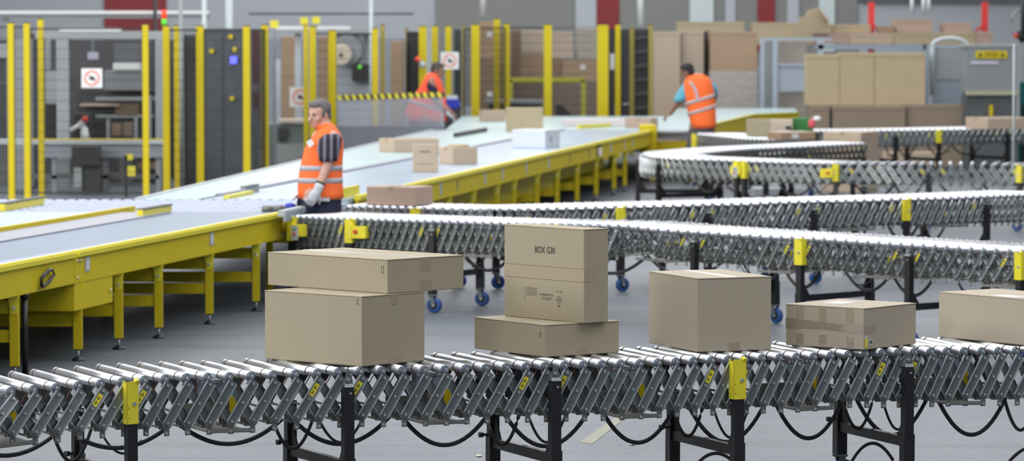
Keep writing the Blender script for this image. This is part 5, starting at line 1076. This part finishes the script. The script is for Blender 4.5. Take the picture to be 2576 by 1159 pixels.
# blue-grey wire trolley
t = machine('cage_trolley', 'blue-grey cage trolley with a translucent sheet, left of the big cartons', 'trolley', [('upright', 1912, 95, 1923, 330, 0, .05, 'bluel', 1), ('upright', 1943, 100, 1956, 330, 0, .05, 'bluel', 1), ('top_bar', 1923, 95, 2092, 102, .3, .04, 'bluel'), ('cross_bar', 1956, 160, 2028, 166, .05, .04, 'bluel'), ('cardboard_panel', 1957, 104, 2028, 300, .5, .04, 'greytan', 1), ('translucent_sheet', 1956, 166, 2028, 230, .1, .02, 'clearb'), ('back_panel', 1924, 104, 1943, 300, .45, .04, 'lgreyd', 1)], 71.4)
machine('steel_frame', 'blue steel frame rising behind the big cartons', 'frame', [('top_bar', 2052, 112, 2330, 124, 0, .1, 'bluegrey'), ('upright', 2322, 112, 2336, 300, 0, .1, 'bluegrey', 1), ('upright', 2058, 100, 2072, 140, 0, .1, 'bluel')], 65)
t = machine('blue_cabinet', 'blue-grey cabinet with an arched tube handle', 'cabinet', [('cabinet_body', 2351, 118, 2424, 300, 0, .6, 'bluegrey', 1), ('upper_panel', 2357, 122, 2418, 200, -.02, .02, 'lgreyd'), ('dark_gap', 2425, 130, 2430, 260, .1, .1, 'dark')], 63.5)
pts = [D(2344 + 46 * (1 - math.cos(PI * k / 12)), 118 - 22 * math.sin(PI * k / 12), 63.4) for k in range(13)]; local(t, MB().tube([D(2344, 240, 63.4)] + pts + [D(2436, 140, 63.4)], .035, 'lgreyb', 8), 'arched_handle')
t = machine('grey_machine', 'grey machine cabinet with a yellow warning plate, far right', 'machine', [('machine_body', 2430, 116, 2562, 232, 0, .8, 'grey'), ('top_edge', 2426, 112, 2566, 119, -.02, .84, 'lgreyd'), ('pale_ledge', 2430, 229, 2562, 239, -.05, .1, 'ledge'), ('lower_body', 2430, 239, 2562, 330, .05, .7, 'greyd', 1), ('yellow_plate', 2455, 128, 2534, 147, -.03, .03, 'yel'), ('white_strip', 2442, 154, 2512, 161, -.02, .02, 'lav2'), ('right_rail', 2556, 112, 2566, 330, -.04, .04, 'lgreyd'), ('yellow_mark', 2489, 264, 2498, 292, 0, .05, 'yel')], 62)
local(t, text_mb('CAUTION', .001, 'ink'), 'x') if 0 else None
for x, y in ((2466, 137), (2522, 137)): p = D(x, y, 61.96); local(t, MB().prism([(p.x - .035, p.y, p.z - .035), (p.x + .035, p.y, p.z - .035), (p.x, p.y, p.z + .04)], (0, .01, 0), 'ink'), 'warning_symbol')
p = D(2476, 137, 61.965); r_ = D(2512, 137, 61.965)
for dz in (.02, -.02): local(t, MB().box((p.x, p.y - .002, p.z + dz - .008), (r_.x, p.y + .004, p.z + dz + .008), 'inky'), 'printed_line')
machine('teal_bin', 'teal upright bin at the right edge', 'bin', [('bin_body', 2560, 206, 2600, 330, 0, .4, 'teal', 1), ('dark_side', 2572, 262, 2600, 330, -.1, .1, 'blk', 1)], 64)
t = thing('hanging_plug', 'hanging cable with red and black plug at the upper right', 'cable', D(2566, 90, 60)); q = lambda x, y, dy=0: D(x, y, 60 + dy)
local(t, MB().tube([q(2572, 22), q(2556, 28), q(2545, 46), q(2542, 66), q(2547, 82), q(2556, 90)], .02, 'grey', 8), 'cable'); local(t, MB().limb(q(2562, 85), q(2572, 100), .05, .05, 'blk'), 'plug'); local(t, MB().ball(q(2556, 90, -.05), .04, 'red', 10), 'red_plug_end'); local(t, MB().cyl(q(2574, 92), q(2574, -30), .04, 'dark', 10), 'drop_pole')
t = thing('thin_white_pole', 'thin pale pole standing in front of the far conveyor, right', 'pole', (G(2552, 430, 0))); p = D(2551, 110, 50.5); local(t, MB().cyl((p.x, 50.5, 0), (p.x, 50.5, p.z), .012, 'lgreyb', 8), 'pole')
b = MB(); p, c = D(2160, 10, 80), D(2620, -60, 80); b.box((p.x, 80, p.z), (c.x, 80.4, c.z), 'greyd'); struct(b.build('trim_10'))
for i, x in enumerate((2294, 2323, 2336)): p = D(x, 34, 79); t = thing('hanging_light', ['pale hanging light, leftmost of three at the upper right', 'pale hanging light, middle of three at the upper right', 'pale hanging light, rightmost of three at the upper right'][i], 'lamp', p); local(t, MB().cyl(p, p + V((0, 0, .32)), .035, 'white', 10), 'lamp_tube')
machine('gap_shade_board', 'added dark board painting the shaded gap between the two octabins above the black-haired man', 'board', [('board_face', 1766, 78, 1790, 300, 0, .05, 'dark', 1)], 73.2)  # sheet added only to paint the dark of the gap
for x, y, lb in ((1215, 40, 'pale tube light hanging above the middle mesh fence'), (1611, 64, 'white hanging tube above the slatted door')):
    p = D(x, y, 74 if x < 1500 else 69.2); t = thing('hanging_light', lb, 'lamp', p); local(t, MB().cyl(p, (p.x, p.y, 3.3), .055, 'white', 12), 'lamp_tube'); local(t, MB().cyl((p.x, p.y, 3.3), (p.x, p.y, 3.5), .02, 'grey', 8), 'hanger')
# loose tools on the transfer mat beside the gloved hand
t = thing('hand_scanner', 'blue and grey hand scanner lying by the gloved hand', 'tool', G(728, 528, HB)); p = G(730, 530, HB)
local(t, MB().ball(p + V((0, 0, .035)), (.055, .05, .035), 'bluep', 10), 'blue_head'); local(t, MB().limb(p + V((-.02, -.02, .02)), p + V((-.17, -.12, .02)), .02, .028, 'grey'), 'handle')
t = thing('end_bar', 'grey end bar slanting across the start of the second roller conveyor', 'bar', G(740, 540, HB)); local(t, MB().bar(G(708, 546, HB) + V((0, 0, .03)), G(760, 534, HB) + V((0, 0, .03)), .06, .05, 'lgrey').bar(G(716, 546, HB) + V((0, 0, .0)), G(760, 535, HB), .03, .07, 'bluegrey'), 'bar')
for x, y in ((672, 532), (700, 531)): 
    p = G(x, y, HB); t = thing('metal_disc', 'small dark metal disc on the transfer mat, ' + ('left one' if x == 672 else 'right one, nearer the gloved hand'), 'tool', p); local(t, MB().lathe(p, p + V((0, 0, .05)), [(0, .05), (.05, .045)], 'steeld', 16), 'disc')
# faded yellow floor mark and chips
b = MB(); q4 = [G(1458, 1112, .001), G(1490, 1116, .001), G(1572, 1052, .001), G(1548, 1050, .001)]; b.prism(q4, (0, 0, .0015), 'ymark'); o = b.build('floor_marking'); tag(o, 'faded yellow line worn into the floor under the front conveyor', 'marking')
for x, y, lb in ((1205, 1148, 'pale chip on the floor under the front conveyor, left of the bracket cables'), (1590, 1119, 'pale chip on the floor under the front conveyor, near the faded line')):
    p = G(x, y, 0); b = MB(); b.ball((p.x, p.y, .006), (.018, .03, .006), 'cream', 8); o = b.build('wood_chip'); tag(o, lb, 'chip')
